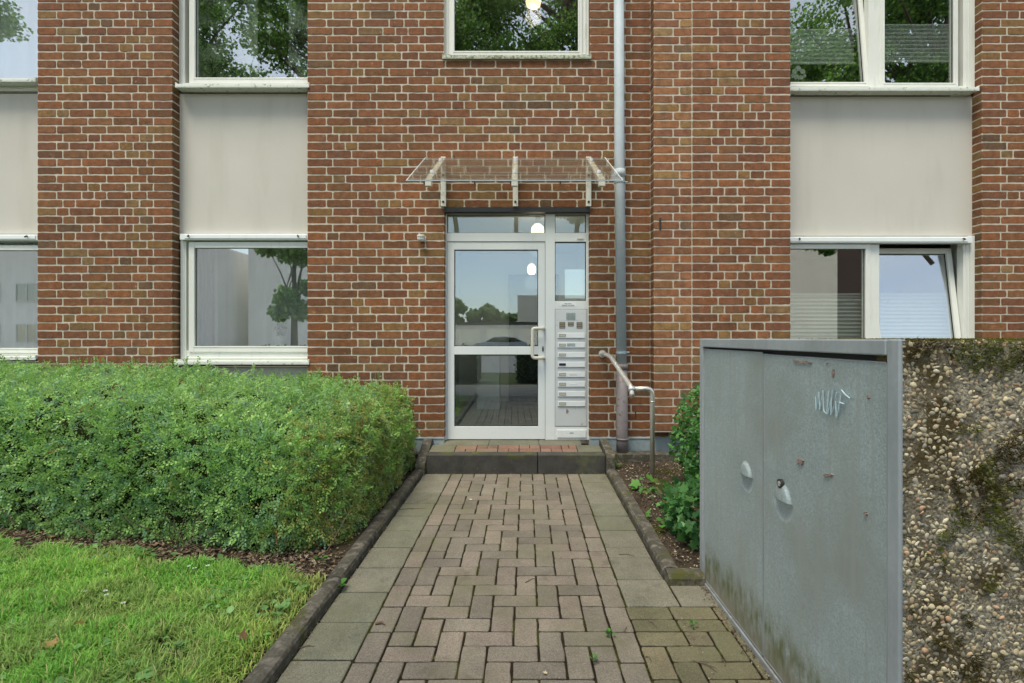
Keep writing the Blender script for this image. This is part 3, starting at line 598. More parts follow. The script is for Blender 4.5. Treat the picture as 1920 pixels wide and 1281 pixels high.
# ---------------------------------------------------------------- stainless handrail
hr = tag(empty('handrail', (PX(1223, 4.3), 4.3, .07)), 'stainless steel handrail from the wall down to a post beside the step', 'handrail')
yr = 4.30
b = MB(); x0, z0 = PX(1131, 5.02), PZ(664, 5.02); b.tube([(x0, YA-.002, z0), (x0, YA-.012, z0)], .037, 24); b.build('wall_flange', mt['steel'], hr, smooth=False)
xe, ze = PX(1184, yr), PZ(727, yr)
pts = bend([(x0, YA-.01, z0), (x0+.005, YA-.09, z0), (PX(1144, 4.9), 4.9, PZ(668, 4.9)), (xe, yr, ze), (xe, yr-.02, ze-.075)], .05, 6)
b = MB(); b.tube(pts, .0212, 16); b.build('grip_rail', mt['steel'], hr, smooth=True)
xp = PX(1223, yr); zp = PZ(728, yr)
pts = bend([(xe, yr, ze-.01), (xp, yr, zp-.004), (xp, yr, .02)], .06, 8)
b = MB(); b.tube(pts, .0205, 16); b.build('post', mt['steel'], hr, smooth=True)
b = MB(); b.tube([(xe-.025, yr, ze-.01), (xe+.026, yr, ze-.01)], .026, 16); b.build('joint_collar', mt['steel'], hr, smooth=True); b = MB(); b.tube([(xp, yr, PZ(752, yr)), (xp, yr, PZ(754, yr))], .0213, 16); b.build('joint_collar', mt['steel'], hr, smooth=True)

# ---------------------------------------------------------------- steps, path, kerbs (the setting)
PAV = [(126, 117, 105), (120, 112, 101), (132, 121, 108), (115, 107, 97), (127, 116, 105)]; RED = [(138, 106, 92), (130, 98, 86), (142, 112, 98)]; SLAB = [(120, 117, 102), (114, 113, 97), (124, 120, 106)]
MSY = [(112, 106, 84), (104, 100, 78), (118, 109, 88)]
def pc(pal, k=1): l = lin(random.choice(pal)); q = random.uniform(.93, 1.07)*k*(.86 if pal is SLAB else .88); return (l[0]*q*.97, l[1]*q, l[2]*q)
def ground_stone(mb, x0, x1, y0, y1, h, col, r=.006, inset=.004, jit=.0012, zfun=pz, off=0):
    ym = (y0+y1)/2; s = zfun(y1)-zfun(y0); V = (0, 1, s/(y1-y0))
    O = (0, 0, zfun(ym)-V[2]*ym+off); stone(mb, O, (1, 0, 0), V, (0, 0, 1), x0, x1, y0, y1, h, col, r=r, jit=jit, inset=inset, flat=.4)
path = MB(); TW = .0145                                  # the path runs slightly askew: x shifts with y
JH = .012; jx = .0048; off_ = -JH
def xs(Y, x): return x+TW*(Y-3.0)                        # x measured at Y=3
LX = .106; LY = .101; XL = -.652+TW*0+.0; n_l = 9
xF0 = XL+LX; xF1 = xF0+n_l*LX; XR = xF1+LX
YT = 4.645; YB = -1.2
sy_ = 0
def strip(mb, x0, x1, y0, y1, col, **k):
    dx = TW*((y0+y1)/2-3.0); ground_stone(mb, x0+dx+jx, x1+dx-jx, y0+jx*.8, y1-jx*.8, JH+random.gauss(0, .0007), col, off=off_, **k)
def moss_k(x, y): return 1
y = YT
while y > YB:                                            # single soldier columns either side
    for xa in (XL, xF1):
        strip(path, xa, xa+LX, y-.2025, y, pc(PAV))
    y -= .2025
nj = int((YT-YB)/LY)
Y0j = YT-nj*LY
def yj(j): return Y0j+j*LY
jr = int((2.262-Y0j)/LY)                                 # the row where a stretcher starts at lane 2
ph = (2+jr) % 4
def herring(mb, i0, i1, j0, j1, x0, clipy=None, pal=PAV, ph=ph, cond=None):
    for j in range(j0, j1):
        for i in range(i0, i1):
            v = (i+j-ph) % 4
            if v == 0: a, b2, c, d = i, i+2, j, j+1
            elif v == 1: 
                if i > i0: continue
                a, b2, c, d = i, i+1, j, j+1
            elif v == 2: a, b2, c, d = i, i+1, j, j+2
            else:
                if j > j0: continue
                a, b2, c, d = i, i+1, j, j+1
            b2 = min(b2, i1); d = min(d, j1)
            if cond and not cond((a+b2)/2, (c+d)/2): continue
            strip(mb, x0+a*LX, x0+b2*LX, yj(c), yj(d), pc(pal))
herring(path, 0, n_l, 0, nj, xF0)
# edging slabs left
y = YT; ks = .2615
while y > YB: strip(path, XL-.252, XL, y-ks, y, pc(SLAB), jit=.0006); y -= ks
# edging slabs right down to the end of the kerb
y = YT+.0; rs = [ks]*6+[.135, ks]
for k in rs: strip(path, XR, XR+.252, y-k, y, pc(SLAB, .95), jit=.0006); y -= k
y -= 0; strip(path, XR, XR+.262, y-.262, y, pc(SLAB)); strip(path, XR+.262, XR+.46, y-.262, y, pc(SLAB, .9)); y -= .262
yc_ = y
for i in range(3): strip(path, XR-.005+i*.206, XR-.005+min((i+1)*.206, .50), y-.105, y, pc(MSY))
y -= .105
j1 = int((y-Y0j)/LY); 
for t in np.arange(0, .5, .206): strip(path, XR+t, XR+min(t+.206, .46), yj(j1), y, pc(MSY)) if y-yj(j1) > .04 else None
herring(path, 0, 5, 0, j1, XR, pal=MSY, ph=(ph+1) % 4, cond=None)
pth = path.build('path', [mt['paver']], None, attr=True, fix=False); tag(pth, kind='structure')
b = MB(); nY = 60; nX = 24; yy = np.linspace(YB, YT+.02, nY); xx = np.linspace(-.96, 1.45, nX)
vs = [(x, y_, pz(y_)-JH*.55) for y_ in yy for x in xx]; fs = [(i*nX+j, i*nX+j+1, (i+1)*nX+j+1, (i+1)*nX+j) for i in range(nY-1) for j in range(nX-1)]
b.add(vs, fs); tag(b.build('path_joints', mt['joint'], fix=False), kind='structure')
# right kerb and left kerb with rounded tops
def kerb(mb, xa, xb, y0, y1, h, zf=pz, n=None):
    """one kerb stone running along y with a rounded top"""
    w = xb-xa; prof = [(0, -.12), (0, h-.022), (w*.10, h-.006), (w*.3, h), (w*.7, h), (w*.9, h-.006), (w, h-.022), (w, -.12)]
    k = 7; vs = []; fs = []; m_ = len(prof)
    for s in range(k):
        yv = y0+(y1-y0)*s/(k-1); e = .004 if s in (0, k-1) else 0
        for (u, v) in prof: vs.append((xa+TW*(yv-3)+u+random.gauss(0, .0012), yv, zf(yv)+v-(e if v > 0 else 0)+random.gauss(0, .0012)))
    for s in range(k-1):
        for t in range(m_-1): fs.append((s*m_+t, s*m_+t+1, (s+1)*m_+t+1, (s+1)*m_+t))
    fs += [tuple(range(m_))[::-1], tuple((k-1)*m_+t for t in range(m_))]; mb.add(vs, fs)
kb = MB(); y = 4.60; xk = XL-.252
while y > YB: kerb(kb, xk-.088, xk-.002, y-.994, y-.003, .058); y -= 1.0
y = 4.60; kr0 = XR+.254
for L in (.97, .93): kerb(kb, kr0, kr0+.088, y-L+.003, y, .060); y -= L
yk = y
kb.prism([(yk-.088, -.05), (yk-.09, pz(yk)+.035), (yk-.075, pz(yk)+.056), (yk-.02, pz(yk)+.06), (yk-.004, pz(yk)+.05), (yk-.004, -.05)], 0, kr0, .955)
tag(kb.build('kerb', mt['conc'], fix=True, smooth=False), kind='structure')
# raking kerb stones either side of the step, foundation edging
rk = MB()
def rake(xa, xb, za, zb2, yb=4.60): rk.prism([(5.055, 0), (5.055, za), (5.02, za+.004), (4.63, zb2), (yb, zb2-.03), (yb, 0)], 0, xa, xb)
sx0, sx1 = PX(799, 4.66), PX(1135, 4.66)
rake(sx0-.093, sx0-.004, .318, .175); rake(sx1+.004, sx1+.082, .318, .262)
rk.box(sx1+.086, 3.2, 4.90, YA-.03, 0, .197); rk.box(-1.6, sx0-.097, 4.90, YA-.03, 0, .197)
tag(rk.build('foundation_edging', mt['conc'], bevel=.006), kind='structure')
st_ = MB(); zt_ = PZ(853, 4.66); jx0 = PX(1008.3, 4.66)
st_.box(sx0, jx0-.003, 4.655, 4.79, 0, zt_); st_.box(jx0+.003, sx1, 4.655, 4.79, 0, zt_)
stp = tag(st_.build('entrance_step', mt['stepc'], bevel=.008), kind='structure')
b = MB(); b.box(sx0+.01, sx1-.01, 4.78, YD+.04, 0, zt_-.006); b.build('tread_bed', mt['joint']).parent = stp
def tz(Y): return zt_+(E(825.5)-zt_)*(Y-4.79)/(YD-4.79)
tr = MB()
gs = lambda x0, x1, y0, y1, c, **k: ground_stone(tr, x0+.003, x1-.003, y0+.003, y1-.003, .006, c, zfun=tz, off=-.006, **k)
ya, yb, ycc = 4.79, 4.995, 5.075
xa_, xb_ = sx0+.0, sx1
gs(xa_, xa_+.24, ya, 4.89, pc(SLAB)); gs(xa_, xa_+.24, 4.89, yb, pc(SLAB)); gs(xb_-.235, xb_, ya, 4.89, pc(SLAB)); gs(xb_-.235, xb_, 4.89, yb, pc(SLAB))
x = xa_+.24; k = 0
while x < xb_-.24:
    w = min(.205, xb_-.235-x)
    if k % 2 == 0: gs(x, x+w, 4.89, yb, pc(RED)); gs(x, x+w/2, ya, 4.89, pc(RED)); gs(x+w/2, x+w, ya, 4.89, pc(RED))
    else: gs(x, x+w/2, 4.89, yb, pc(RED)); gs(x+w/2, x+w, 4.89, yb, pc(RED)); gs(x, x+w, ya, 4.89, pc(RED))
    x += w; k += 1
x = dx0-.05
for w in (.5, .5, .42): gs(x, min(x+w, dx1+.04), yb, YD+.05, pc(SLAB)); x += w
t_ = tr.build('tread_pavers', [mt['paver']], None, attr=True, fix=False); t_.parent = stp

# ---------------------------------------------------------------- bin shelter with galvanised doors
Xs = .955; y_n, y_f = 1.269, 2.684; zTop = 1.317; zG = .045
bs = tag(empty('bin_shelter', (1.6, (y_n+y_f)/2, 0)), 'pebble-faced concrete bin shelter with two grey galvanised doors and moss along its top', 'bin shelter')
cb = MB(); cb.box(Xs+.008, 2.6, y_n+.006, y_n+.10, -.05, zTop-.004); cb.box(Xs+.05, 2.6, y_f-.10, y_f-.003, -.05, zTop-.004); cb.box(Xs+.05, 2.6, y_n+.1, y_f-.1, zTop-.07, zTop-.006); cb.box(2.5, 2.6, y_n+.1, y_f-.1, -.05, zTop-.07)
cb.build('concrete_shell', mt['matrix'], bs)
fm = MB(); y1_, y2_ = 1.315, 2.637
fm.box(Xs-.004, Xs+.007, y_n+.002, y1_, -.02, zTop); fm.box(Xs-.004, Xs+.05, y2_, y_f, -.02, zTop); fm.box(Xs-.006, Xs+.05, y1_-.0, y2_, zTop-.043, zTop-.001); fm.box(Xs-.004, Xs+.05, y1_, y2_, -.02, .058)

q = MB(); q.box(Xs+.03, Xs+.05, y1_-.03, y2_+.02, .05, zTop-.02); q.build('inner_shade', mt['seal'], bs)  # black sheet put in for the darkness seen through the door gaps
fm.build('door_frame', mt['galvf'], bs, bevel=.004)
Ys = PY_ = lambda px: Xs*FP/(px-CX)
def sheet(name, ya, yb, za, zb, hy, hz, hw, hh, dimple):
    """a pressed sheet-steel door leaf with a scooped finger recess and a little oil-canning"""
    nu, nv = 70, 110
    us = np.unique(np.concatenate([np.linspace(ya, yb, 40), np.linspace(hy-.09, hy+.09, 46)])); vs_ = np.unique(np.concatenate([np.linspace(za, zb, 44), np.linspace(hz-.13, hz+.08, 60)]))
    us = us[(us >= ya) & (us <= yb)]; Ug, Vg = np.meshgrid(us, vs_)
    d = .0022*(fbm(np.stack([Ug, Vg, Ug*0], -1), 2.2, 4)-.5)*2
    low = np.clip(1-((Ug-hy)/(hw*.75))**2-((Vg-(hz-.002))/(hh*1.05))**2, 0, None); low = np.where(Vg < hz, low, 0)
    up = np.clip(1-((Ug-hy)/(hw*.62))**2-((Vg-hz)/(hh*.95))**2, 0, None); up = np.where(Vg >= hz, up, 0)
    d = d+.016*np.sqrt(up)*np.minimum(1, up*3)-.008*low**.7
    ring = np.exp(-(((Ug-hy)/(hw*1.1))**2+((Vg-hz)/(hh*1.3))**2)); d = d-.0015*ring
    x = Xs+.004-d; n1, n2 = len(vs_), len(us); V = np.stack([x, Ug, Vg], -1).reshape(-1, 3)
    idx = np.arange(n1*n2).reshape(n1, n2); F = np.stack([idx[:-1, :-1], idx[:-1, 1:], idx[1:, 1:], idx[1:, :-1]], -1).reshape(-1, 4)
    o = arr_mesh(name, V, F, np.ones((len(V), 3)), mt['galv'], bs, loc=(Xs, 0, 0), smooth=True)
    e = MB(); e.frame(ya, yb, za, zb, .004, .004, .004, .004, 0, .0)
    q = MB()
    for (a, b2, c, d2) in ((ya, ya+.003, za, zb), (yb-.003, yb, za, zb), (ya, yb, zb-.003, zb), (ya, yb, za, za+.003)): q.box(Xs+.002, Xs+.03, a, b2, c, d2)
    q.build('folded_edge', mt['galvf'], o)
    return o
ym = Ys(1430)
dn = sheet('door', y1_+.006, ym-.003, .066, zTop-.060, Ys(1466), .727, .092, .070, 1); df = sheet('door', ym+.003, y2_-.006, .066, zTop-.053, Ys(1397), .737, .085, .064, 1)
b = MB(); lk = Ys(1465); b.tube([(Xs+.004, lk, .788), (Xs-.008, lk, .788)], .0165, 18); b.build('lock', mt['dark'], dn)
b = MB(); b.tube([(Xs-.008, lk, .788), (Xs-.0095, lk, .788)], .010, 12); b.box(Xs-.012, Xs-.0095, lk-.0015, lk+.0015, .780, .796); b.build('key_slot', mt['steel'], dn)
def blot(cx_px, cy_px, wpx, hpx, seed, name='rust_mark', mat='rust'):
    r = random.Random(seed); Yc = Ys(cx_px); n = 18; out = []
    for i in range(n):
        a = 2*math.pi*i/n; k = .45+.75*r.random(); px = cx_px+wpx*k*math.cos(a); py = cy_px+hpx*k*math.sin(a)+.3*wpx*k*math.cos(a)*.4
        Y_ = Ys(px); out.append((Y_, PZ(py, Y_)))
    q = MB(); q.prism(out, 0, Xs-.0010, Xs+.008); q.build(name, mt[mat], dn)
blot(1503, 679, 17, 3.5, 1); blot(1561, 700, 1.6, 8, 2); blot(1500, 866, 6, 7, 3); blot(1552, 891, 9, 4, 4); blot(1622, 963, 3, 4, 5); blot(1627, 745, 1.5, 4, 6); blot(1549, 681, 2, 1.2, 7)
# scribbled tag in pale marker on the nearer door
def face(px8, py8): px, py = 1480+px8/8.005, 640+py8/8.005; Y_ = Ys(px); return (Xs-.0022, Y_, PZ(py, Y_))
gr = MB()
for ln, r in (([(402, 830), (412, 1035), (430, 880), (452, 760), (466, 1035), (490, 880), (514, 738), (522, 1000), (532, 1058), (574, 1088), (590, 900), (600, 745)], .0018),
           ([(590, 1085), (620, 960), (668, 712), (640, 930), (636, 1108), (670, 1010), (706, 905), (712, 1060), (718, 1152), (745, 1050), (775, 880), (796, 732), (850, 800), (922, 858)], .0022),
           ([(770, 918), (800, 930), (838, 942)], .0026), ([(694, 880), (708, 820), (720, 765)], .0018)):
    gr.tube([face(*p) for p in ln], r, 5)
tgo = gr.build('scribbled_tag', mt['paint'], dn)
# pebbles
def ico(sub):
    bm = bmesh.new(); bmesh.ops.create_icosphere(bm, subdivisions=sub, radius=1); V = np.array([v.co[:] for v in bm.verts]); F = np.array([[v.index for v in f.verts] for f in bm.faces]); bm.free(); return V, F
IV, IF = ico(2)
PC = [(186, 174, 148), (198, 188, 162), (170, 158, 128), (164, 152, 128), (182, 164, 136), (206, 198, 176), (152, 142, 118), (140, 136, 122), (184, 152, 126), (112, 108, 100), (194, 184, 152), (176, 172, 160), (188, 178, 150)]
def pack(u0, u1, v0, v1, n, rmin, rmax, seed, skip=None):
    r = random.Random(seed); grid = {}; out = []; g = rmax*2.2
    for t in range(n):
        f_ = t/n; rad = rmax*(1-f_)**1.1+rmin+(rmax-rmin)*.0; rad = min(rad, rmax)*r.uniform(.75, 1.1)
        u, v = r.uniform(u0, u1), r.uniform(v0, v1); 
        if skip and skip(u, v, rad, r): continue
        gi, gj = int(u/g), int(v/g); ok = True
        for a in (-1, 0, 1):
            for b2 in (-1, 0, 1):
                for (uu, vv, rr) in grid.get((gi+a, gj+b2), ()):
                    if (uu-u)**2+(vv-v)**2 < (.72*(rr+rad))**2: ok = False; break
                if not ok: break
            if not ok: break
        if ok: grid.setdefault((gi, gj), []).append((u, v, rad)); out.append((u, v, rad))
    return out
pk = pack(Xs+.006, 2.0, -.0, zTop-.008, 190000, .0022, .0076, 5, lambda u, v, rad, r: (u < Xs+.03 and rad > .006 and r.random() < .7))
P = np.array(pk); n = len(P); pos = np.stack([P[:, 0], np.full(n, y_n+.0065)+rng.uniform(-.001, .004, n), P[:, 1]], 1)
ang = rng.uniform(0, 6.28, n); tl = rng.normal(0, .3, n)
Rm = np.stack([np.stack([np.cos(ang), tl*0, -np.sin(ang)], 1), np.stack([tl*0, np.ones(n), tl*0], 1), np.stack([np.sin(ang), tl*0, np.cos(ang)], 1)], 1)
asp = rng.uniform(.5, 1.0, n); S = np.stack([P[:, 2]*1.08, P[:, 2]*rng.uniform(.28, .6, n), P[:, 2]*asp], 1)
cols = np.array([lin(PC[i]) for i in rng.integers(0, len(PC), n)])*rng.uniform(.7, 1.25, (n, 1))*np.array([1.0, .97, .88])
V, F, C = instance(IV, IF, pos, Rm, S, cols)
V = V+np.stack([vnoise(V, 120, 3)-.5, (vnoise(V, 95, 4)-.5)*.5, vnoise(V, 95, 5)-.5], 1)*.0075
arr_mesh('pebbles', V, F, C, mt['pebble'], bs, smooth=True)
# moss tufts over patches of the face and along the top edge
def tufts(pos, nrmv, size, cols, spread=.6, rnd=rng):
    n = len(pos); d = nrmv+rnd.normal(0, spread, (n, 3)); Rb = basis(d, rnd.normal(0, 1, (n, 3)))
    T = np.array([(-.5, 0, 0), (.5, 0, 0), (.16, 1, .1), (-.16, 1, .1)]); Fq = np.array([[0, 1, 2, 3]])
    S = np.stack([size*.32, size, size], 1); return instance(T, Fq, pos, Rb, S, cols)
n = 150000; u = rng.uniform(Xs+.01, 2.0, n); v = rng.uniform(0, zTop, n); q = np.stack([u, v, u*0], 1)
mk = fbm(q, 7, 9)*.6+fbm(q, 26, 21)*.4+.05*(v > 1.22); keep = mk > .535; u, v, mk = u[keep], v[keep], mk[keep]; n = len(u)
mc = np.array([(.055, .040, .012), (.07, .055, .012), (.10, .10, .016), (.035, .028, .010)]); ci = rng.integers(0, 4, n)
green = fbm(np.stack([u, v, u*0], 1), 5, 33) > .56; cols = np.where(green[:, None], np.array([.10, .12, .018]), mc[ci])*rng.uniform(.5, 1.3, (n, 1))
cols = cols*1.2
V1, F1, C1 = tufts(np.stack([u, np.full(n, y_n+.004)-rng.uniform(0, .007, n), v], 1), np.array([[0, -1, .2]]), rng.uniform(.0035, .0095, n), cols)
n2 = 26000; u = rng.uniform(Xs+.02, 2.3, n2); yv = y_n+.01+np.abs(rng.normal(0, .25, n2))*1.0; yv = np.clip(yv, y_n, y_f-.01); q = np.stack([u, yv, u*0], 1); keep = (fbm(q, 9, 2) > .36) & ((u > 1.02) | (fbm(q, 30, 5) > .6)); u, yv = u[keep], yv[keep]; n2 = len(u)
cols = np.array([.12, .115, .016])*rng.uniform(.5, 1.5, (n2, 1))+rng.uniform(0, .04, (n2, 1))*np.array([1, .3, 0])
V2, F2, C2 = tufts(np.stack([u, yv, np.full(n2, zTop-.008)], 1), np.array([[0, 0, 1]]), rng.uniform(.005, .012, n2), cols, .5)
tag(arr_mesh('moss', np.vstack([V1, V2]), np.vstack([F1, F2+len(V1)]), np.vstack([C1, C2]), mt['moss'], bs), kind='stuff')
# ---------------------------------------------------------------- the ground
b = MB(); b.add([(-150, -250, -.06), (150, -250, -.06), (150, 4.9, -.06), (-150, 4.9, -.06)], [(0, 1, 2, 3)]); tag(b.build('ground', mt['lawnsoil'], fix=False), kind='structure')
b = MB(); b.box(-60, 60, -4.2, -1.22, -.07, -.02); tag(b.build('pavement', mt['pavem']), kind='structure')
b = MB(); b.box(-60, 60, -36, -9.5, -.07, -.045); tag(b.build('road', mt['asphalt']), kind='structure')
b = MB(); b.box(-60, 60, -37.6, -31.5, -.07, -.03); tag(b.build('bounce_ground', mt['render2']), kind='structure')  # pale ground added to bounce light onto the garage fronts
def terrain(name, x0, x1, y0, y1, z, mat, amp, nx, ny, seed):
    xx = np.linspace(x0, x1, nx); yy = np.linspace(y0, y1, ny); Xg, Yg = np.meshgrid(xx, yy); q = np.stack([Xg, Yg, Xg*0], -1)
    Zg = z+.016*Yg+(fbm(q, 3, seed)-.5)*amp+(fbm(q, 18, seed+1)-.5)*amp*.5
    idx = np.arange(nx*ny).reshape(ny, nx); F = np.stack([idx[:-1, :-1], idx[:-1, 1:], idx[1:, 1:], idx[1:, :-1]], -1).reshape(-1, 4)
    V = np.stack([Xg, Yg, Zg], -1).reshape(-1, 3); return tag(arr_mesh(name, V, F, np.ones((len(V), 3)), mat, smooth=True), kind='structure')
xkL = xk-.045
terrain('soil', -9, xk-.05, -1.2, 5.1, .028, mt['soil'], .03, 220, 160, 3)
terrain('soil', kr0+.06, 3.6, y_f-.02, 5.1, .040, mt['soil'], .03, 90, 90, 5)
# ---------------------------------------------------------------- leaf shapes
DIA = np.array([(0, 0, 0), (.5, .45, .10), (0, 1, -.08), (-.5, .45, .10)]); DF = np.array([[0, 1, 2, 3]])
OV = np.array([(0, 0, 0), (.36, .22, .06), (.46, .52, .10), (.26, .82, .04), (0, 1, -.05), (-.26, .82, .04), (-.46, .52, .10), (-.36, .22, .06), (0, .5, 0)]); OF = np.array([[8, i, (i+1) % 8] for i in range(8)])
iv = [(0, 0), (.18, -.10), (.42, .02), (.30, .22), (.60, .42), (.30, .52), (.16, .62), (0, 1), (-.16, .62), (-.30, .52), (-.60, .42), (-.30, .22), (-.42, .02), (-.18, -.10)]
IVY = np.array([(x, y, .12*abs(x)) for x, y in iv]+[(0, .35, 0)]); IVF = np.array([[14, i, (i+1) % 14] for i in range(14)])
def sprig(seed, n=10, L=.09, ll=.026, lw=.0145):
    r = random.Random(seed); V = []; F = []; bx, bz = r.uniform(-.02, .02), r.uniform(-.03, .0)
    for i in range(n):
        t = (i+.5)/n; s = 1 if i % 2 else -1; y = t*L+r.uniform(-.003, .003); last = i == n-1
        a = R_(60-16*t+r.uniform(-26, 26))*s*(0 if last else 1); k = ll*(1-.3*t)*r.uniform(.65, 1.15); w = lw*(1-.25*t)*r.uniform(.75, 1.15)
        d = np.array([math.sin(a), math.cos(a), r.uniform(-.15, .6)]); d /= np.linalg.norm(d); sd = np.cross(d, (r.uniform(-.5, .5), r.uniform(-.5, .5), 1)); sd /= np.linalg.norm(sd)
        p0 = np.array([bx*t*t, y, bz*t*t]); b0 = len(V); nn = np.cross(sd, d)
        V += [p0, p0+d*k*.5+sd*w*.5+nn*.0016, p0+d*k, p0+d*k*.5-sd*w*.5+nn*.0016]; F.append([b0, b0+1, b0+2, b0+3])
    return np.array(V), np.array(F)
SPR = [sprig(i) for i in range(8)]
# ---------------------------------------------------------------- hedge
def hH(x): return np.interp(-x, [1.0, 1.35, 1.9, 3.2, 4.9, 8], [.83, .86, .93, 1.03, 1.07, 1.07])
HX1, HYb = -1.035, 4.82
def hF(x): return 2.86+np.clip((-1.1-x), 0, 3)*.17
def slope(p):
    yf = hF(p[:, 0]); t = np.clip((p[:, 1]-yf)/(HYb-yf), 0, 1); p[:, 2] *= 1-.11*(1-t)**1.4; return p
def hedge_pt(n):
    """points and normals on the clipped hedge's rounded surface"""
    w = np.array([2.0, 1.15, 1.2]); w /= w.sum(); k = rng.choice(3, n, p=w); x = HX1-(rng.random(n)**1.35)*5.2; t = rng.random(n); s = rng.random(n)
    p = np.zeros((n, 3)); nn = np.zeros((n, 3)); Hh = hH(x)
    yf = hF(x)
    top = k == 0; fr_ = k == 1; sd = k == 2
    p[top] = np.stack([x, yf+(HYb-yf)*t, Hh], 1)[top]; nn[top] = (0, 0, 1)
    p[fr_] = np.stack([x, yf, .06+(Hh-.06)*s], 1)[fr_]; nn[fr_] = (0, -1, 0)
    p[sd] = np.stack([np.full(n, HX1), hF(HX1)+(HYb-hF(HX1))*t, .06+(hH(np.full(n, HX1))-.06)*s], 1)[sd]; nn[sd] = (1, 0, 0)
    r = .42; q = p.copy(); q[:, 0] = np.minimum(q[:, 0], HX1-r); q[:, 1] = np.clip(q[:, 1], hF(q[:, 0])+r, HYb-.12); q[:, 2] = np.minimum(q[:, 2], hH(q[:, 0])-r)
    d = p-q; L = np.linalg.norm(d, axis=1, keepdims=True); nm = (np.abs(d)**2.7).sum(1, keepdims=True)**(1/2.7); full = L/np.maximum(nm, 1e-6); d = d/np.maximum(L, 1e-6); bad = L[:, 0] < 1e-5; d[bad] = nn[bad]
    p = q+d*r*np.where(L > 1e-5, full, 1); lump = (fbm(p, 2.3, 8)-.5)*.17+(fbm(p, 8, 12)-.5)*.12; p = slope(p+d*lump[:, None])
    # undercut near the ground
    uc = np.clip((.22-p[:, 2])/.22, 0, 1); p[:, 1] += uc*.05*(d[:, 1] < -.3); return p, d
hedge = tag(empty('hedge', (-3.0, 4.0, .05)), 'broad clipped evergreen hedge with tiny leaves in front of the left windows', 'hedge')
N1 = 31000; p, d = hedge_pt(N1); ok = (p[:, 2] > .05) & ((fbm(p, 6.5, 91) < .60) | (rng.random(N1) < .35)); p, d = p[ok], d[ok]; N1 = len(p)
tan = np.cross(d, rng.normal(0, 1, (N1, 3))); tan = nrm(tan)
flow = np.stack([fbm(p, 3, 40)-.5, fbm(p, 3, 41)-.5, fbm(p, 3, 42)-.42], 1); dirv = nrm(tan*.9+d*.5+flow*1.1)
p = p-d*rng.uniform(.0, .075, (N1, 1)); Rb = basis(dirv, d+rng.normal(0, .35, (N1, 3)))
# basis normal should face outwards
flip = (Rb[:, :, 2]*d).sum(1) < 0; Rb[flip, :, 2] *= -1; Rb[flip, :, 0] *= -1
tone = fbm(p, 1.5, 77); fine = rng.random(N1)
side_y = np.clip((p[:, 0]+1.55)/.4, 0, 1)
base = np.array([.22, .41, .15]); lt = np.array([.36, .58, .19]); bl = np.array([.20, .38, .22]); ol = np.array([.38, .41, .13])
c = base[None]*(1-tone[:, None])+lt[None]*tone[:, None]
c = np.where((fine > .88)[:, None], lt*1.12, c); c = np.where((fine < .25)[:, None], bl, c); c = np.where((rng.random(N1) < .5*side_y)[:, None], ol, c); c = np.where((rng.random(N1) < .012)[:, None], np.array([.22, .10, .05]), c)
c = 1.1*np.array([1.0, .98, .90])*c*rng.uniform(.72, 1.2, (N1, 1))
Vl, Fl, Cl, kk = [], [], [], 0; wh = rng.integers(0, 8, N1); sz = rng.uniform(.7, 1.15, N1)
for i in range(8):
    m8 = wh == i; a8, b8, c8 = instance(SPR[i][0], SPR[i][1], p[m8], Rb[m8], sz[m8], c[m8]); Vl.append(a8); Fl.append(b8+kk); Cl.append(c8); kk += len(a8)
V, F, C = np.vstack(Vl), np.vstack(Fl), np.vstack(Cl); C = C*np.repeat(rng.uniform(.82, 1.14, (len(C)//4, 1)), 4, axis=0)
# a few long shoots poke out above the clipped surface
N2 = 950; p2, d2 = hedge_pt(N2); d3 = nrm(d2*.8+rng.normal(0, .5, (N2, 3))+np.array([0, 0, .5])); p2 = p2+d2*.015; ok = p2[:, 2] > .3; p2, d3 = p2[ok], d3[ok]
c2 = (np.array([.22, .40, .09])*rng.uniform(.8, 1.3, (len(p2), 1))); V2, F2, C2 = instance(SPR[2][0], SPR[2][1], p2, basis(d3, rng.normal(0, 1, (len(p2), 3))), rng.uniform(.8, 1.3, len(p2)), c2)
arr_mesh('foliage', np.vstack([V, V2]), np.vstack([F, F2+len(V)]), np.vstack([C, C2]), mt['leaf'], hedge)
# solid dark hull standing for inner twigs, added to stop light leaking through
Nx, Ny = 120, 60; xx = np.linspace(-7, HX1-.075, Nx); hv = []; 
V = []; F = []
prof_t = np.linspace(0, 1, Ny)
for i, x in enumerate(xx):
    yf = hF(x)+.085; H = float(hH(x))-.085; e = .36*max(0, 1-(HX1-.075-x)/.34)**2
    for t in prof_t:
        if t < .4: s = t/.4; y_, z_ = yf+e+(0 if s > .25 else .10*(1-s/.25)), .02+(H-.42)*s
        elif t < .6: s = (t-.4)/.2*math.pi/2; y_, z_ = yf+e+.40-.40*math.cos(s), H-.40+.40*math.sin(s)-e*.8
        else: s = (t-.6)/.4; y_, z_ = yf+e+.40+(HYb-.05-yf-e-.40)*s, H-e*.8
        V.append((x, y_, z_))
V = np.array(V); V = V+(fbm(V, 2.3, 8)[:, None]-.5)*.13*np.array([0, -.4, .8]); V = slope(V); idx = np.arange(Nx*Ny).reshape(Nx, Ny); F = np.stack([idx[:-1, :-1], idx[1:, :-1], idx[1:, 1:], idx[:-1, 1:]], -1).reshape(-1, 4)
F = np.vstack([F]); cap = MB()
o = arr_mesh('twigs', V, F, np.ones((len(V), 3)), mt['hull'], hedge, smooth=True)
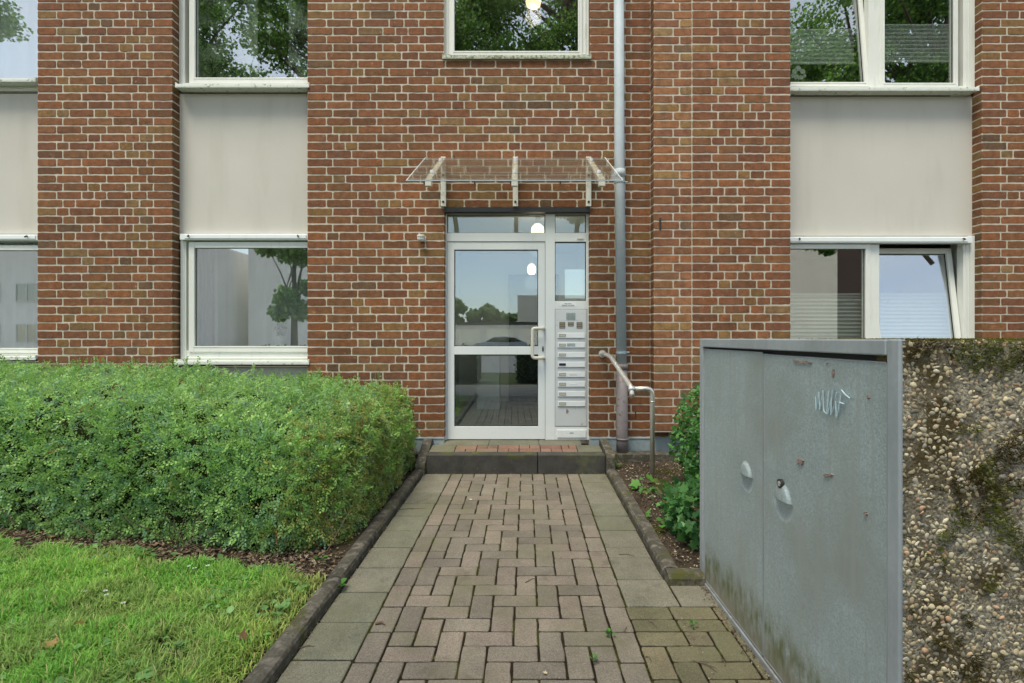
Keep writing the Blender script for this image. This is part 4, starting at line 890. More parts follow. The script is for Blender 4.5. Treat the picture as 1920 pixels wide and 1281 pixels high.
# close the end towards the path
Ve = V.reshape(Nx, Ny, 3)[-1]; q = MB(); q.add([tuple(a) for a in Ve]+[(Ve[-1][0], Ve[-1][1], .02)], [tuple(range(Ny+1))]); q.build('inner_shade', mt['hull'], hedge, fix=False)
tw = MB()
for i in range(110):
    x = random.uniform(-4.2, HX1-.03); y_ = float(hF(x))+random.uniform(.0, .3); a = Vector((x, y_, .02)); tw.tube([a, a+Vector((random.gauss(0, .06), random.uniform(-.12, .0), .12)), a+Vector((random.gauss(0, .12), random.uniform(-.18, .05), random.uniform(.2, .34)))], [.005, .003, .0015], 5)
for i in range(50):
    y_ = random.uniform(3.2, 4.7); a = Vector((HX1-.2, y_, .02)); tw.tube([a, a+Vector((random.uniform(0, .12), random.gauss(0, .05), .14)), a+Vector((random.uniform(.05, .24), random.gauss(0, .1), random.uniform(.2, .3)))], [.005, .003, .0015], 5)
tw.build('stems', mt['twig'], hedge)
# ---------------------------------------------------------------- lawn
def lawnY(x): return 2.62+np.clip((-1.1-x), 0, 5)*.215
def blades(n, x0, x1, y0, y1, hmin, hmax, seed, edge=True):
    r = np.random.default_rng(seed); x = r.uniform(x0, x1, n); y = r.uniform(y0, y1, n); q = np.stack([x, y, x*0], 1)
    lim = lawnY(x)+(fbm(q, 6, 2)-.5)*.26
    bare = fbm(q, 3.5, 19); nearK = np.clip((x-(xk-.30))/.25, 0, 1)
    keep = (y < lim) & (bare+r.random(n)*.3 > .38) & (r.random(n) > nearK*.72) & (x < xk-.08+TW*(y-3)); x, y, q = x[keep], y[keep], q[keep]; n = len(x)
    clump = fbm(q, 9, 6); h = r.uniform(hmin, hmax, n)*(.35+1.35*clump)*(1-.5*np.clip((x-(xk-.30))/.25, 0, 1))
    lean = r.uniform(0, 6.28, n)+fbm(q, 3, 31)*2; ln = r.uniform(.1, 1.15, n); w = r.uniform(.0016, .0036, n)
    dx, dy = np.cos(lean), np.sin(lean); sx_, sy2 = -dy, dx; z0 = .034+.016*y
    V = np.zeros((n, 7, 3))
    for k, (t, ww) in enumerate(((0, 1), (.4, .9), (.75, .6))):
        cx_ = x+dx*h*ln*t*t; cy_ = y+dy*h*ln*t*t; cz_ = z0+h*t*(1-.35*ln*t)
        V[:, 2*k] = np.stack([cx_-sx_*w*ww, cy_-sy2*w*ww, cz_], 1); V[:, 2*k+1] = np.stack([cx_+sx_*w*ww, cy_+sy2*w*ww, cz_], 1)
    V[:, 6] = np.stack([x+dx*h*ln, y+dy*h*ln, z0+h*(1-.35*ln)], 1)
    Ft = np.array([[0, 1, 3, 2], [2, 3, 5, 4], [4, 5, 6, 6]]); F = (Ft[None]+(np.arange(n)*7)[:, None, None]).reshape(-1, 4)
    ton = fbm(q, 2.5, 50); ton = np.clip((ton-.35)*2.6, 0, 1); c = np.array([.19, .44, .08])*(1-ton[:, None])+np.array([.33, .56, .11])*ton[:, None]; nk = np.clip((x-(xk-.45))/.4, 0, 1)*r.random(n); c = c*(1-nk[:, None])+np.array([.50, .48, .14])*nk[:, None]
    c = np.where((r.random(n) < .10)[:, None], np.array([.50, .48, .20]), c); dull = np.clip((.46-bare[keep])*4, 0, .35)[:, None]; c = c*(1-dull)+np.array([.34, .33, .15])*dull; c = 1.08*c*r.uniform(.55, 1.4, (n, 1)); C = np.repeat(c, 7, axis=0).reshape(n, 7, 3); C[:, :2] *= .75
    return V.reshape(-1, 3), F, C.reshape(-1, 3)
V, F, C = blades(150000, -3.9, -.98, 1.35, 3.4, .025, .07, 3); V2, F2, C2 = blades(26000, -7, -.98, -1, 3.6, .03, .07, 4)
def split(V, F, C, name, mat):
    q = F[F[:, 2] != F[:, 3]]; t = F[F[:, 2] == F[:, 3]][:, :3]
    t4 = np.hstack([t, t[:, 2:3]]); me = None
    # triangles as their own polygons
    n = len(V); m1, m2 = len(q), len(t); me = bpy.data.meshes.new(name); me.vertices.add(n); me.vertices.foreach_set('co', V.astype(np.float32).ravel())
    li = np.concatenate([q.ravel(), t.ravel()]).astype(np.int32); me.loops.add(len(li)); me.loops.foreach_set('vertex_index', li); me.polygons.add(m1+m2)
    me.polygons.foreach_set('loop_start', np.concatenate([np.arange(m1)*4, m1*4+np.arange(m2)*3]).astype(np.int32)); me.update(calc_edges=True)
    a = me.color_attributes.new('col', 'FLOAT_COLOR', 'POINT'); a.data.foreach_set('color', np.hstack([C, np.ones((n, 1))]).astype(np.float32).ravel())
    return link_mesh(name, me, [mat])
tag(split(np.vstack([V, V2]), np.vstack([F, F2+len(V)]), np.vstack([C, C2]), 'grass', mt['grass']), 'short bright green grass growing in front of the hedge', 'grass', kind='stuff')
# weeds among the grass: clover and plantain leaves
n = 2200; x = rng.uniform(-3.6, -1.05, n); y = rng.uniform(1.4, 3.1, n); ok = (y < lawnY(x)+.05) & (fbm(np.stack([x, y, x*0], 1), 2.2, 61) > .47); x, y = x[ok], y[ok]; n = len(x)
pos = np.stack([x, y, .05+.016*y+rng.uniform(0, .02, n)], 1); dv = np.stack([rng.normal(0, 1, n), rng.normal(0, 1, n), rng.uniform(-.1, .5, n)], 1)
c = np.array([.22, .42, .14])*rng.uniform(.7, 1.3, (n, 1)); V, F, C = instance(OV, OF, pos, basis(dv, np.array([[0, 0, 1.]])+rng.normal(0, .3, (n, 3))), rng.uniform(.012, .042, n), c)
tag(arr_mesh('lawn_weeds', V, F, C, mt['leaf']), 'small round weed leaves scattered through the lawn', 'weeds', kind='stuff')
def Gd(px, py): Y = 1254/(py-618.8); return PX(px, Y), Y
# daisies
FLW = 'small flowers in the lawn'
for i, (px, py) in enumerate(((353, 1088), (363, 1092), (388, 1087), (157, 1138), (196, 1137), (198, 1145), (229, 1161), (91, 1076))):
    x, y_ = Gd(px, py); yel = i == 7; z = pz(y_)+.075; r0 = tag(empty('daisy' if not yel else 'buttercup', (x, y_, pz(y_)+.03)), 'small yellow flower near the top left of the lawn' if yel else 'small white daisy in the lawn', 'flower', FLW if not yel else None)
    q = MB(); q.tube([(x, y_, pz(y_)+.03), (x+.004, y_, z)], .0008, 5, col=(.10, .18, .04)); q.build('stem', mt['moss'], r0, attr=True)
    q = MB(); m_ = 12
    for k in range(m_):
        a = 2*math.pi*k/m_; ca, sa = math.cos(a), math.sin(a); q.add([(x+.004+ca*.002, y_+sa*.002, z), (x+.004+ca*.008-sa*.0018, y_+sa*.008+ca*.0018, z+.001), (x+.004+ca*.0105, y_+sa*.0105, z), (x+.004+ca*.008+sa*.0018, y_+sa*.008-ca*.0018, z+.001)], [(0, 1, 2, 3)])
    q.build('petals', M('buttercup petal', (.75, .50, .02), .5) if yel else mt['white'], r0, fix=False)
# ---------------------------------------------------------------- litter
def litter(n, fn, smin, smax, seed, pal, lift=.004):
    r = np.random.default_rng(seed); x, y, z = fn(r, n); n = len(x); pos = np.stack([x, y, z+lift+r.uniform(0, .008, n)], 1)
    dv = np.stack([r.normal(0, 1, n), r.normal(0, 1, n), r.normal(0, .25, n)], 1); pal = np.array(pal); c = pal[r.integers(0, len(pal), n)]*r.uniform(.6, 1.4, (n, 1))
    S = r.uniform(smin, smax, n); S = np.stack([S*r.uniform(.35, .9, n), S, S], 1); return instance(DIA, DF, pos, basis(dv, np.array([[0, 0, 1.]])+r.normal(0, .35, (n, 3))), S, c)
LP = [(.14, .10, .065), (.20, .15, .10), (.09, .065, .045), (.27, .22, .16), (.07, .05, .035)]
def f1(r, n): x = r.uniform(-5, xk-.1, n); y = lawnY(x)+r.normal(.12, .13, n); return x, y, .030+.016*y
def f2(r, n): x = r.uniform(kr0+.09, 1.9, n); y = r.uniform(y_f, 4.9, n); return x, y, .045+.016*y
def f3(r, n):      # crumbs along the kerbs and in front of the step
    k = r.integers(0, 4, n); x = np.where(k == 0, xk+np.abs(r.normal(0, .02, n)), np.where(k == 1, XR+.25-np.abs(r.normal(0, .02, n)), r.uniform(-.85, .78, n))); y = np.where(k < 2, r.uniform(1.5, 4.6, n), np.where(k == 2, 4.65-np.abs(r.normal(0, .012, n)), r.uniform(1.6, 4.6, n))); keep = (k != 3) | (r.random(n) < .35); x, y = x[keep], y[keep]; return x+TW*(y-3), y, .016*y
def f4(r, n): y = r.uniform(1.5, 2.66, n); x = Xs-.005-np.abs(r.normal(0, .02, n)); return x, y, .016*y
ps = [litter(9000, f1, .008, .032, 1, LP), litter(5200, f2, .006, .022, 2, LP+[(.34, .30, .24)]), litter(1500, f3, .003, .009, 3, LP+[(.32, .28, .2)], .001), litter(500, f4, .004, .012, 4, LP, .001)]
Vs, Fs, Cs, k = [], [], [], 0
for V, F, C in ps: Vs.append(V); Fs.append(F+k); Cs.append(C); k += len(V)
tag(arr_mesh('leaf_litter', np.vstack(Vs), np.vstack(Fs), np.vstack(Cs), mt['litter']), 'crumbled brown leaf litter on the soil and along the path edges', 'leaf litter', kind='stuff')
# moss and small sprouts in the joints of the path
n = 60000; jxs = []; r = rng
lane = r.integers(0, 12, n); x = XL+lane*LX+r.normal(0, .003, n); y = r.uniform(1.5, 4.6, n); row = r.random(n) < .35; x = np.where(row, r.uniform(-.9, 1.3, n), x); y = np.where(row, Y0j+np.round((y-Y0j)/LY)*LY+r.normal(0, .003, n), y)
ex = r.random(n) < .16; x = np.where(ex, XR+.254*r.integers(0, 2, n)+r.normal(0, .004, n), x)
x = x+TW*(y-3); q = np.stack([x, y, x*0], 1); g = fbm(q, 4, 71)*.6+fbm(q, 20, 72)*.4+.06*(x > .5)+.04*(x < -.62); keep = (g > .575) & ((x < Xs-.02) | (y > 9)); x, y = x[keep], y[keep]; n = len(x)
c = np.array([.10, .115, .018])*r.uniform(.5, 1.4, (n, 1)); V, F, C = tufts(np.stack([x, y, .016*y-JH*.5], 1), np.array([[0, 0, 1.]]), r.uniform(.0025, .006, n), c, .5)
tag(arr_mesh('joint_moss', V, F, C, mt['moss']), 'green moss growing in the joints of the path paving', 'moss', kind='stuff')
# twigs on the paving
TWG = 'thin brown twigs lying on the path'
for i, (pa, pb) in enumerate((((738, 957), (798, 954)), ((704, 1172), (722, 1174)), ((555, 1218), (590, 1213)), ((1300, 1240), (1345, 1262)), ((1215, 1165), (1232, 1180)), ((985, 1093), (1005, 1085)), ((1170, 1186), (1175, 1176)), ((1210, 1232), (1222, 1242)), ((1160, 1040), (1190, 1044)), ((1360, 1250), (1352, 1235)))):
    a, b2 = Gd(*pa), Gd(*pb); m_ = ((a[0]+b2[0])/2+.006, (a[1]+b2[1])/2+.01); q = MB(); th2 = .006 if i == 1 else .0022
    q.tube([(a[0], a[1], pz(a[1])+th2), (m_[0], m_[1], pz(m_[1])+th2+.003), (b2[0], b2[1], pz(b2[1])+th2)], [th2, th2*.8, th2*.4], 6)
    if i in (0, 3, 8): q.tube([(m_[0], m_[1], pz(m_[1])+.004), (m_[0]+.03, m_[1]-.02, pz(m_[1])+.004)], [.0015, .0008], 5)
    tag(q.build('twig', mt['twig'], loc=(a[0], a[1], pz(a[1]))), ['thin forked twig lying beside the left kerb under the hedge', 'short thick brown stick on the left soldier course of pavers', 'curved twig caught against the left kerb', 'long forked twig on the mossy pavers by the shelter door', 'short bent twig on the mossy pavers right of the path', 'tiny twig across the middle of the path', 'tiny twig on a paver near the right seam', 'small twig on the brown pavers in the right foreground', 'thin twig on the green slab near the right kerb', 'small crossing twig beside the shelter door'][i], 'twig', TWG)
# a few whole fallen leaves
LF = [((92, 1250), .045, (.30, .20, .08), 'curled tan leaf lying in the grass at the bottom left'), ((150, 1206), .03, (.30, .22, .07), 'yellowish dry leaf in the middle of the lawn'), ((290, 1035), .055, (.24, .17, .11), 'pale brown dead leaf on the soil under the hedge'), ((104, 1020), .045, (.26, .19, .10), 'folded tan leaf on the soil edge at the left'), ((455, 1232), .04, (.22, .13, .07), 'brown curled leaf in the grass near the kerb'),
      ((883, 939), .022, (.55, .50, .42), 'small pale leaf lying high on the path near the step'), ((1025, 1266), .018, (.52, .45, .30), 'small cream leaf on a paver at the bottom of the path'), ((1247, 962), .035, (.42, .38, .28), 'bleached leaf on the soil beside the right kerb'), ((1183, 889), .04, (.45, .40, .30), 'pale torn leaf on soil right of the step'), ((1275, 995), .04, (.45, .40, .28), 'pale dry leaf on the soil behind the shelter')]
for (px, py), s, c, lb in LF:
    x, y_ = Gd(px, py); z = pz(y_)+(.045 if x < -1 or x > .85 else .006)+(.03 if 'grass' in lb or 'lawn' in lb else 0)
    V, F, C = instance(IVY*np.array([1, 1, 2.5]), IVF, np.array([[x, y_, z]]), basis(np.array([[random.gauss(0, 1), random.gauss(0, 1), .15]]), np.array([[.1, 0, 1.]])), [s], np.array([c]))
    tag(arr_mesh('fallen_leaf', V, F, C, mt['litter'], loc=(x, y_, z)), lb, 'leaf')
for (px, py), s, c, lb in (((275, 732), .055, (.42, .32, .20), 'crumpled pale leaf resting on top of the hedge'), ((292, 890), .06, (.34, .25, .12), 'dead tan leaf caught in the front of the hedge')):
    Y_ = 4.3 if py < 800 else 3.12; x = PX(px, Y_); z = PZ(py, Y_)
    V, F, C = instance(IVY*np.array([1, 1, 2.5]), IVF, np.array([[x, Y_, z]]), basis(np.array([[.5, -.3, .5]]), np.array([[0, -1, .6]])), [s], np.array([c])); tag(arr_mesh('fallen_leaf', V, F, C, mt['litter'], loc=(x, Y_, z)), lb, 'leaf')
# ---------------------------------------------------------------- shrubs and climbers by the shelter
def shrub(name, label, cat, cx, cy, z0, rx, ry, h, n, size, cols, tmpl=(OV, OF), seed=1, ell=2.6, shell=.35):
    r = np.random.default_rng(seed); root = tag(empty(name, (cx, cy, z0)), label, cat)
    d = nrm(r.normal(0, 1, (n, 3))); k = (np.abs(d)**ell).sum(1)**(-1/ell); rad = (1-shell*r.random(n)**1.6)
    p = d*k[:, None]*rad[:, None]*np.array([rx, ry, h/2])+np.array([cx, cy, z0+h/2]); p = p+(fbm(p, 6, seed)[:, None]-.5)*.18*d
    ok = p[:, 2] > z0; p, d = p[ok], d[ok]; n = len(p); dv = nrm(d*.5+r.normal(0, .55, (n, 3))+np.array([0, 0, -.25])); up = d+r.normal(0, .4, (n, 3))+np.array([0, 0, .4])
    Rb = basis(dv, up); fl = (Rb[:, :, 2]*up).sum(1) < 0; Rb[fl, :, 2] *= -1; Rb[fl, :, 0] *= -1
    cc = np.array(cols)[r.integers(0, len(cols), n)]*1.15*r.uniform(.65, 1.35, (n, 1)); V, F, C = instance(tmpl[0], tmpl[1], p, Rb, r.uniform(size*.6, size*1.2, n), cc)
    arr_mesh('foliage', V, F, C, mt['leaf'], root)
    q = MB()
    for i in range(16):
        a = r.uniform(0, 6.28); t = Vector((cx+math.cos(a)*rx*.55, cy+math.sin(a)*ry*.55, z0+h*r.uniform(.5, .85))); q.tube([(cx+r.normal(0, .03), cy+r.normal(0, .03), z0-.02), (cx+(t.x-cx)*.4, cy+(t.y-cy)*.4, z0+h*.35), t], [.010, .006, .002], 6)
    q.build('stems', mt['twig'], root); return root
G1 = [(.07, .20, .05), (.09, .24, .06), (.05, .15, .05), (.12, .28, .06)]
shrub('privet_shrub', 'dark green leafy shrub growing behind the bin shelter', 'shrub', 1.66, 3.85, .06, .44, .50, .92, 7600, .034, G1, seed=4)
shrub('ivy', 'low mound of ivy against the far corner of the bin shelter', 'ivy', 1.20, 3.12, .06, .26, .36, .34, 900, .055, [(.07, .20, .06), (.05, .15, .05), (.09, .22, .06)], (IVY, IVF), seed=6)
shrub('ivy', 'sparse ivy leaves creeping over the soil between kerb and shrub', 'ivy', 1.12, 3.65, .075, .17, .75, .10, 130, .05, [(.09, .24, .07), (.12, .26, .08), (.20, .26, .06)], (IVY, IVF), seed=16)
root = tag(empty('ivy_shoot', (1.12, 3.8, .07)), 'pale green ivy shoot with large lobed leaves at the foot of the handrail', 'ivy')
P3 = []
for px, py, Y_, s in ((1198, 905, 4.05, .095), (1213, 893, 4.1, .10), (1205, 922, 4.0, .09), (1228, 916, 4.0, .10), (1243, 905, 4.0, .11), (1238, 930, 3.95, .08), (1222, 938, 3.95, .06), (1192, 912, 4.05, .05), (1256, 925, 3.9, .09)): P3.append((PX(px, Y_), Y_, PZ(py, Y_), s))
P3 = np.array(P3); n = len(P3); V, F, C = instance(IVY, IVF, P3[:, :3], basis(np.stack([rng.normal(-.2, .6, n), rng.normal(-.6, .4, n), rng.normal(-.35, .2, n)], 1), np.array([[0, -.4, 1.]])+rng.normal(0, .2, (n, 3))), P3[:, 3], np.array([[.12, .30, .06]])*rng.uniform(.8, 1.2, (n, 1)))
arr_mesh('leaves', V, F, C, mt['leaf'], root)
q = MB()
for x, y_, z, s in P3: q.tube([(1.14, 3.85, .07), ((x+1.14)/2, (y_+3.85)/2, z*.6+.05), (x, y_, z)], [.003, .002, .0012], 5, col=(.10, .20, .05))
q.build('stems', mt['moss'], root, attr=True)
root = tag(empty('ivy_runner', (1.02, 3.0, .07)), 'thin ivy runner with small round leaves creeping along the kerb', 'ivy')
pts = [Gd(px, py) for px, py in ((1213, 982), (1222, 990), (1230, 998), (1238, 1004), (1248, 1008), (1260, 1010), (1270, 1003), (1285, 1008), (1302, 1010), (1262, 985), (1266, 970), (1250, 978), (1290, 960), (1240, 1010))]
PP = np.array([(a, b2, .085+.016*b2) for a, b2 in pts]); n = len(PP); V, F, C = instance(OV*np.array([1.2, 1, 1]), OF, PP, basis(np.stack([rng.normal(0, 1, n), rng.normal(-.5, .5, n), rng.normal(0, .1, n)], 1), np.array([[0, -.3, 1.]])+rng.normal(0, .2, (n, 3))), rng.uniform(.028, .05, n), np.array([[.09, .24, .05]])*rng.uniform(.7, 1.4, (n, 1)))
arr_mesh('leaves', V, F, C, mt['leaf'], root); q = MB(); q.tube([tuple(p_-np.array([0, 0, .02])) for p_ in PP[:9]], .0018, 5); q.build('stem', mt['twig'], root)
# seedlings in the joints
for (px, py, s, lb) in ((632, 1108, .05, 'small green seedling in the gap beside the left kerb'), (1113, 1243, .022, 'tiny bright green weed between pavers near the bottom'), (1145, 1195, .02, 'small weed at the edge of the herringbone paving'), (1157, 886, .05, 'yellow green sprout at the foot of the right step side'), (1300, 1178, .022, 'little sprout among twigs by the shelter door'), (205, 985, .075, 'pale lobed leaf plant growing under the hedge'), (600, 1072, .05, 'little green plant at the corner of the hedge bed'), (265, 1062, .05, 'leafy weed at the lawn edge below the hedge')):
    x, y_ = Gd(px, py); z = pz(y_)+(.05 if px < 620 or px == 1157 else .0); root = tag(empty('seedling', (x, y_, z)), lb, 'weed'); n = 7
    a = rng.uniform(0, 6.28, n); V, F, C = instance(OV if s < .07 else IVY, OF if s < .07 else IVF, np.stack([x+np.cos(a)*s*.3, y_+np.sin(a)*s*.3, np.full(n, z+.012)+rng.uniform(0, s*.5, n)], 1), basis(np.stack([np.cos(a), np.sin(a), rng.uniform(.1, .8, n)], 1), np.array([[0, 0, 1.]])), rng.uniform(s*.5, s, n), np.array([[.10, .26, .05]])*rng.uniform(.7, 1.3, (n, 1)))
    arr_mesh('leaves', V, F, C, mt['leaf'], root); q = MB(); q.tube([(x, y_, z-.005), (x, y_, z+.02)], .0015, 5, col=(.10, .20, .05)); q.build('stem', mt['moss'], root, attr=True)
# ---------------------------------------------------------------- curtains and blinds inside the windows
def curtain(name, label, cat, xa, xb, za, zb, y, mat, amp=.02, wl_=.09, seed=1, parent=None):
    r = random.Random(seed); n = max(20, int((xb-xa)/.008)); vs = []; fs = []; ph_ = r.uniform(0, 6)
    for i in range(n+1):
        x = xa+(xb-xa)*i/n; d = amp*math.sin(x/wl_*6.28+ph_+1.5*math.sin(x*5))*(.6+.4*math.sin(x*11+ph_))
        vs += [(x, y+d*1.3, za), (x, y+d*.8, zb)]
    fs = [(2*i, 2*i+2, 2*i+3, 2*i+1) for i in range(n)]
    q = MB(); q.add(vs, fs); o = q.build(name, mt[mat], loc=((xa+xb)/2, y, zb), fix=False, smooth=True); return tag(o, label, cat)
YI = 5.40
I = lambda px, Y=YI+.02: PX(px, Y)
J = lambda py, Y=YI+.02: PZ(py, Y)
curtain('sheer_curtain', 'white sheer curtain hanging inside the lower window behind the hedge', 'curtain', I(393), I(577), J(660), J(455), 5.50, 'sheer', .018, .12, 2)
curtain('side_curtain', 'gathered white side curtain at the left of the lower window behind the hedge', 'curtain', I(372), I(392), J(660), J(455), 5.47, 'sheer2', .02, .04, 5)
curtain('sheer_curtain', 'sheer curtain inside the lower window at the left edge', 'curtain', far+.2, I(74), J(665), J(455), 5.47, 'sheer', .02, .10, 3)
curtain('sheer_curtain', 'pale thin curtain inside the upper window at the left edge', 'curtain', far+.2, I(80), J(162), ZT-.1, 5.47, 'sheer', .02, .16, 4)
# floral panel curtains with printed line flowers
for (pa, pb, lb, sd) in ((371, 483, 'wide floral panel curtain left of the paper hearts', 3), (541, 590, 'narrow floral panel curtain right of the paper hearts', 8)):
    y = 5.47; xa, xb = PX(pa, y), PX(pb, y); z0, z1 = PZ(157, y), ZT-.1
    o = curtain('panel_curtain', lb, 'curtain', xa, xb, z0, z1, y, 'screen', .002, .3, sd)
    q = MB(); r = random.Random(sd)
    for k in range(26 if sd == 3 else 14):
        fx, fz = r.uniform(xa+.05, xb-.05), r.uniform(z0+.03, 5.0); R0 = r.uniform(.07, .16)
        for m_ in range(11):
            a = 2*math.pi*m_/11+r.uniform(-.1, .1); L = R0*r.uniform(.7, 1.1); w = L*.20
            pts = [(fx, fz), (fx+math.cos(a)*L*.5-math.sin(a)*w, fz+math.sin(a)*L*.5+math.cos(a)*w), (fx+math.cos(a)*L, fz+math.sin(a)*L), (fx+math.cos(a)*L*.5+math.sin(a)*w, fz+math.sin(a)*L*.5-math.cos(a)*w), (fx, fz)]
            pts = [(min(max(u, xa), xb), max(v, z0)) for u, v in pts]
            q.tube([(u, y-.006, v) for u, v in pts], .0024, 4, cap=False)
    q.build('printed_flowers', mt['ink'], o)
# garland of paper hearts
y = 5.44; gx = PX(505, y); ga = tag(empty('heart_garland', (gx, y, PZ(10, y))), 'string of white paper hearts hanging in the upper left window', 'garland')
q = MB(); q.tube([(gx, y, PZ(148, y)), (gx, y, ZT-.12)], .0012, 5); q.build('string', mt['white'], ga)
hs = [(502, 6, .045), (505, 31, .05), (506, 47, .062), (505, 60, .052), (506, 89, .045), (506, 104, .035), (505, 117, .036), (506, 132, .02), (505, 146, .036), (504, -18, .05), (506, -45, .05)]
for i, (px, py, s) in enumerate(hs):
    cx_, cz_ = PX(px, y), PZ(py, y); tw_ = random.uniform(-1, 1)*1.0; pts = []
    for k in range(24):
        t = 2*math.pi*k/24; hx = .6*math.sin(t)**3; hz = (13*math.cos(t)-5*math.cos(2*t)-2*math.cos(3*t)-math.cos(4*t))/17*.6; pts.append((hx*s, hz*s))
    vs = [(cx_+u*math.cos(tw_), y-.004+u*math.sin(tw_), cz_+v) for u, v in pts]+[(cx_+u*math.cos(tw_), y-.002+u*math.sin(tw_), cz_+v) for u, v in pts]; n = len(pts)
    q = MB(); q.add(vs, [tuple(range(n)), tuple(range(2*n-1, n-1, -1))]+[(i_, (i_+1) % n, n+(i_+1) % n, n+i_) for i_ in range(n)]); q.build('paper_heart', mt['white'], ga)
# pleated blinds
def pleated(label, pa, pb, pt, pbm, y, seed, tilt=0, group=None, y0=None, pat=True):
    xa, xb = PX(pa, y), PX(pb, y); z0, z1 = PZ(pbm, y), PZ(pt, y); n = int((z1-z0)/.020)
    root = tag(empty('pleated_blind', ((xa+xb)/2, y, z0)), label, 'blind', group)
    q = MB(); vs = []
    for i in range(n+1): z = z0+(z1-z0)*i/n; d = .007*(1 if i % 2 else -1); vs += [(xa, y+d, z), (xb, y+d, z)]
    q.add(vs, [(2*i, 2*i+1, 2*i+3, 2*i+2) for i in range(n)]); q.build('fabric', mt['blind'], root, fix=False)
    q = MB(); q.box(xa-.004, xb+.004, y-.012, y+.012, z1, z1+.014); q.build('top_rail', mt['white'], root)
    q = MB(); q.box(xa-.004, xb+.004, y-.012, y+.012, z0-.014, z0); q.build('bottom_rail', mt['white'], root)
    if pat:
        q = MB(); r = random.Random(seed)
        for k in range(46):
            x = r.uniform(xa+.02, xb-.06); z = r.uniform(z0+.02, z1-.02); L = r.uniform(.03, .09); q.tube([(x, y-.010, z), (x+L*.5, y-.010, z+r.uniform(-.006, .006)), (x+L, y-.010, z+r.uniform(-.008, .008))], [.0008, .0022, .0006], 4)
        q.build('printed_strokes', mt['galv'], root)
    return root
PB = 'pale pleated blinds in the right-hand windows'
pleated('pleated blind with dark printed strokes behind the tilted upper right sash', 1478, 1601, 58, 118, 5.36, 1, group=PB)
pleated('pleated blind in the fixed upper right pane beside the pillar', 1650, 1782, 49, 115, 5.30, 2, group=PB, pat=False)
pleated('tall pleated blind behind the fixed lower right pane left of the mullion', 1470, 1620, 553, 680, 5.28, 3, group=PB)
pleated('tall pleated blind behind the tilted lower right sash beside the pillar', 1650, 1788, 553, 680, 5.40, 4, group=PB)
# flower ornament on the sill behind the upper right window
y = 5.34; root = tag(empty('flower_ornament', (PX(1497, y), y, PZ(158, y))), 'white flower-shaped ornament behind the upper right window', 'ornament')
q = MB()
for (px, py, s) in ((1497, 128, .030), (1490, 134, .028), (1505, 134, .028), (1493, 144, .026), (1502, 145, .024), (1486, 142, .02), (1509, 142, .018)): q.tube([(PX(px, y), y, PZ(py, y)), (PX(px, y), y+.008, PZ(py, y))], s, 14)
q.build('petals', mt['white'], root); q = MB(); q.tube([(PX(1497, y), y, PZ(146, y)), (PX(1496, y), y, PZ(158, y))], .004, 6); q.build('stalk', mt['white'], root)
# potted plant on the sill behind the sheer curtain
y = 5.44; root = tag(empty('potted_plant', (PX(527, y), y, PZ(654, y))), 'small potted plant on the sill of the lower window behind the hedge', 'plant')
q = MB(); q.tube([(PX(527, y), y, PZ(654, y)), (PX(527, y), y, PZ(630, y))], [.035, .045], 14); q.build('pot', mt['white'], root)
n = 60; pos = np.stack([rng.normal(PX(527, y), .03, n), rng.normal(y, .02, n), rng.uniform(PZ(630, y), PZ(600, y), n)], 1); V, F, C = instance(OV, OF, pos, basis(rng.normal(0, 1, (n, 3))+np.array([0, 0, .6]), rng.normal(0, 1, (n, 3))), rng.uniform(.02, .05, n), np.array([[.05, .12, .04]])*rng.uniform(.6, 1.3, (n, 1))); arr_mesh('leaves', V, F, C, mt['leaf'], root)

# ---------------------------------------------------------------- across the street, seen in the glass
def tree(name, label, x, y, h, crx, cry, crz, cz_, n, size, seed, trunk_r=.2, cols=((.05, .10, .025), (.08, .15, .03), (.035, .07, .02), (.11, .19, .04)), group=None, blobs=26, lean=(0, 0), extra=()):
    r = np.random.default_rng(seed); root = tag(empty(name, (x, y, 0)), label, 'tree', group)
    q = MB(); top = Vector((x+lean[0], y+lean[1], cz_+crz*.3)); q.tube([(x, y, -.05), (x+lean[0]*.2, y+lean[1]*.2, cz_*.5), top], [trunk_r, trunk_r*.75, trunk_r*.35], 10)
    cs = []
    for i in range(blobs):
        d = nrm(r.normal(0, 1, 3)); k = r.uniform(.35, 1); c = np.array([x+lean[0], y+lean[1], cz_])+d*k*np.array([crx, cry, crz]); cs.append(c)
        s0 = Vector((x+lean[0]*.5, y+lean[1]*.5, cz_*.55)).lerp(top, r.random()); q.tube([s0, s0.lerp(Vector(c), .5)+Vector((0, 0, .2)), Vector(c)], [trunk_r*.3, trunk_r*.16, .02], 6)
    for ex in extra: q.tube([top, (ex[0], ex[1], max(ex[2]+1.6, top.z-1.5)), ex[:3]], [trunk_r*.3, trunk_r*.14, .008], 6)
    q.build('trunk', mt['bark'], root)
    cs = np.array(cs); w = r.integers(0, blobs, n); br = np.array([crx, cry, crz]).min()*.36; off = r.normal(0, 1, (n, 3)); off = nrm(off)*(r.random((n, 1))**.45)*br*np.array([1.1, 1.1, .8])
    p = cs[w]+off
    for ex in extra: ne = int(900*ex[3]/.35); p = np.vstack([p, np.array(ex[:3])+nrm(r.normal(0, 1, (ne, 3)))*(r.random((ne, 1))**.6)*np.array([1.1, .8, .9])*ex[3]])
    keep = p[:, 2] > .4; p = p[keep]; n = len(p); c = 2.5*np.array(cols)[r.integers(0, len(cols), n)]*r.uniform(.7, 1.3, (n, 1)); V, F, C = instance(OV, OF, p, basis(r.normal(0, 1, (n, 3))+np.array([0, 0, -.5]), r.normal(0, 1, (n, 3))), r.uniform(size*.6, size*1.3, n), c)
    arr_mesh('crown', V, F, C, mt['leaf'], root); return root
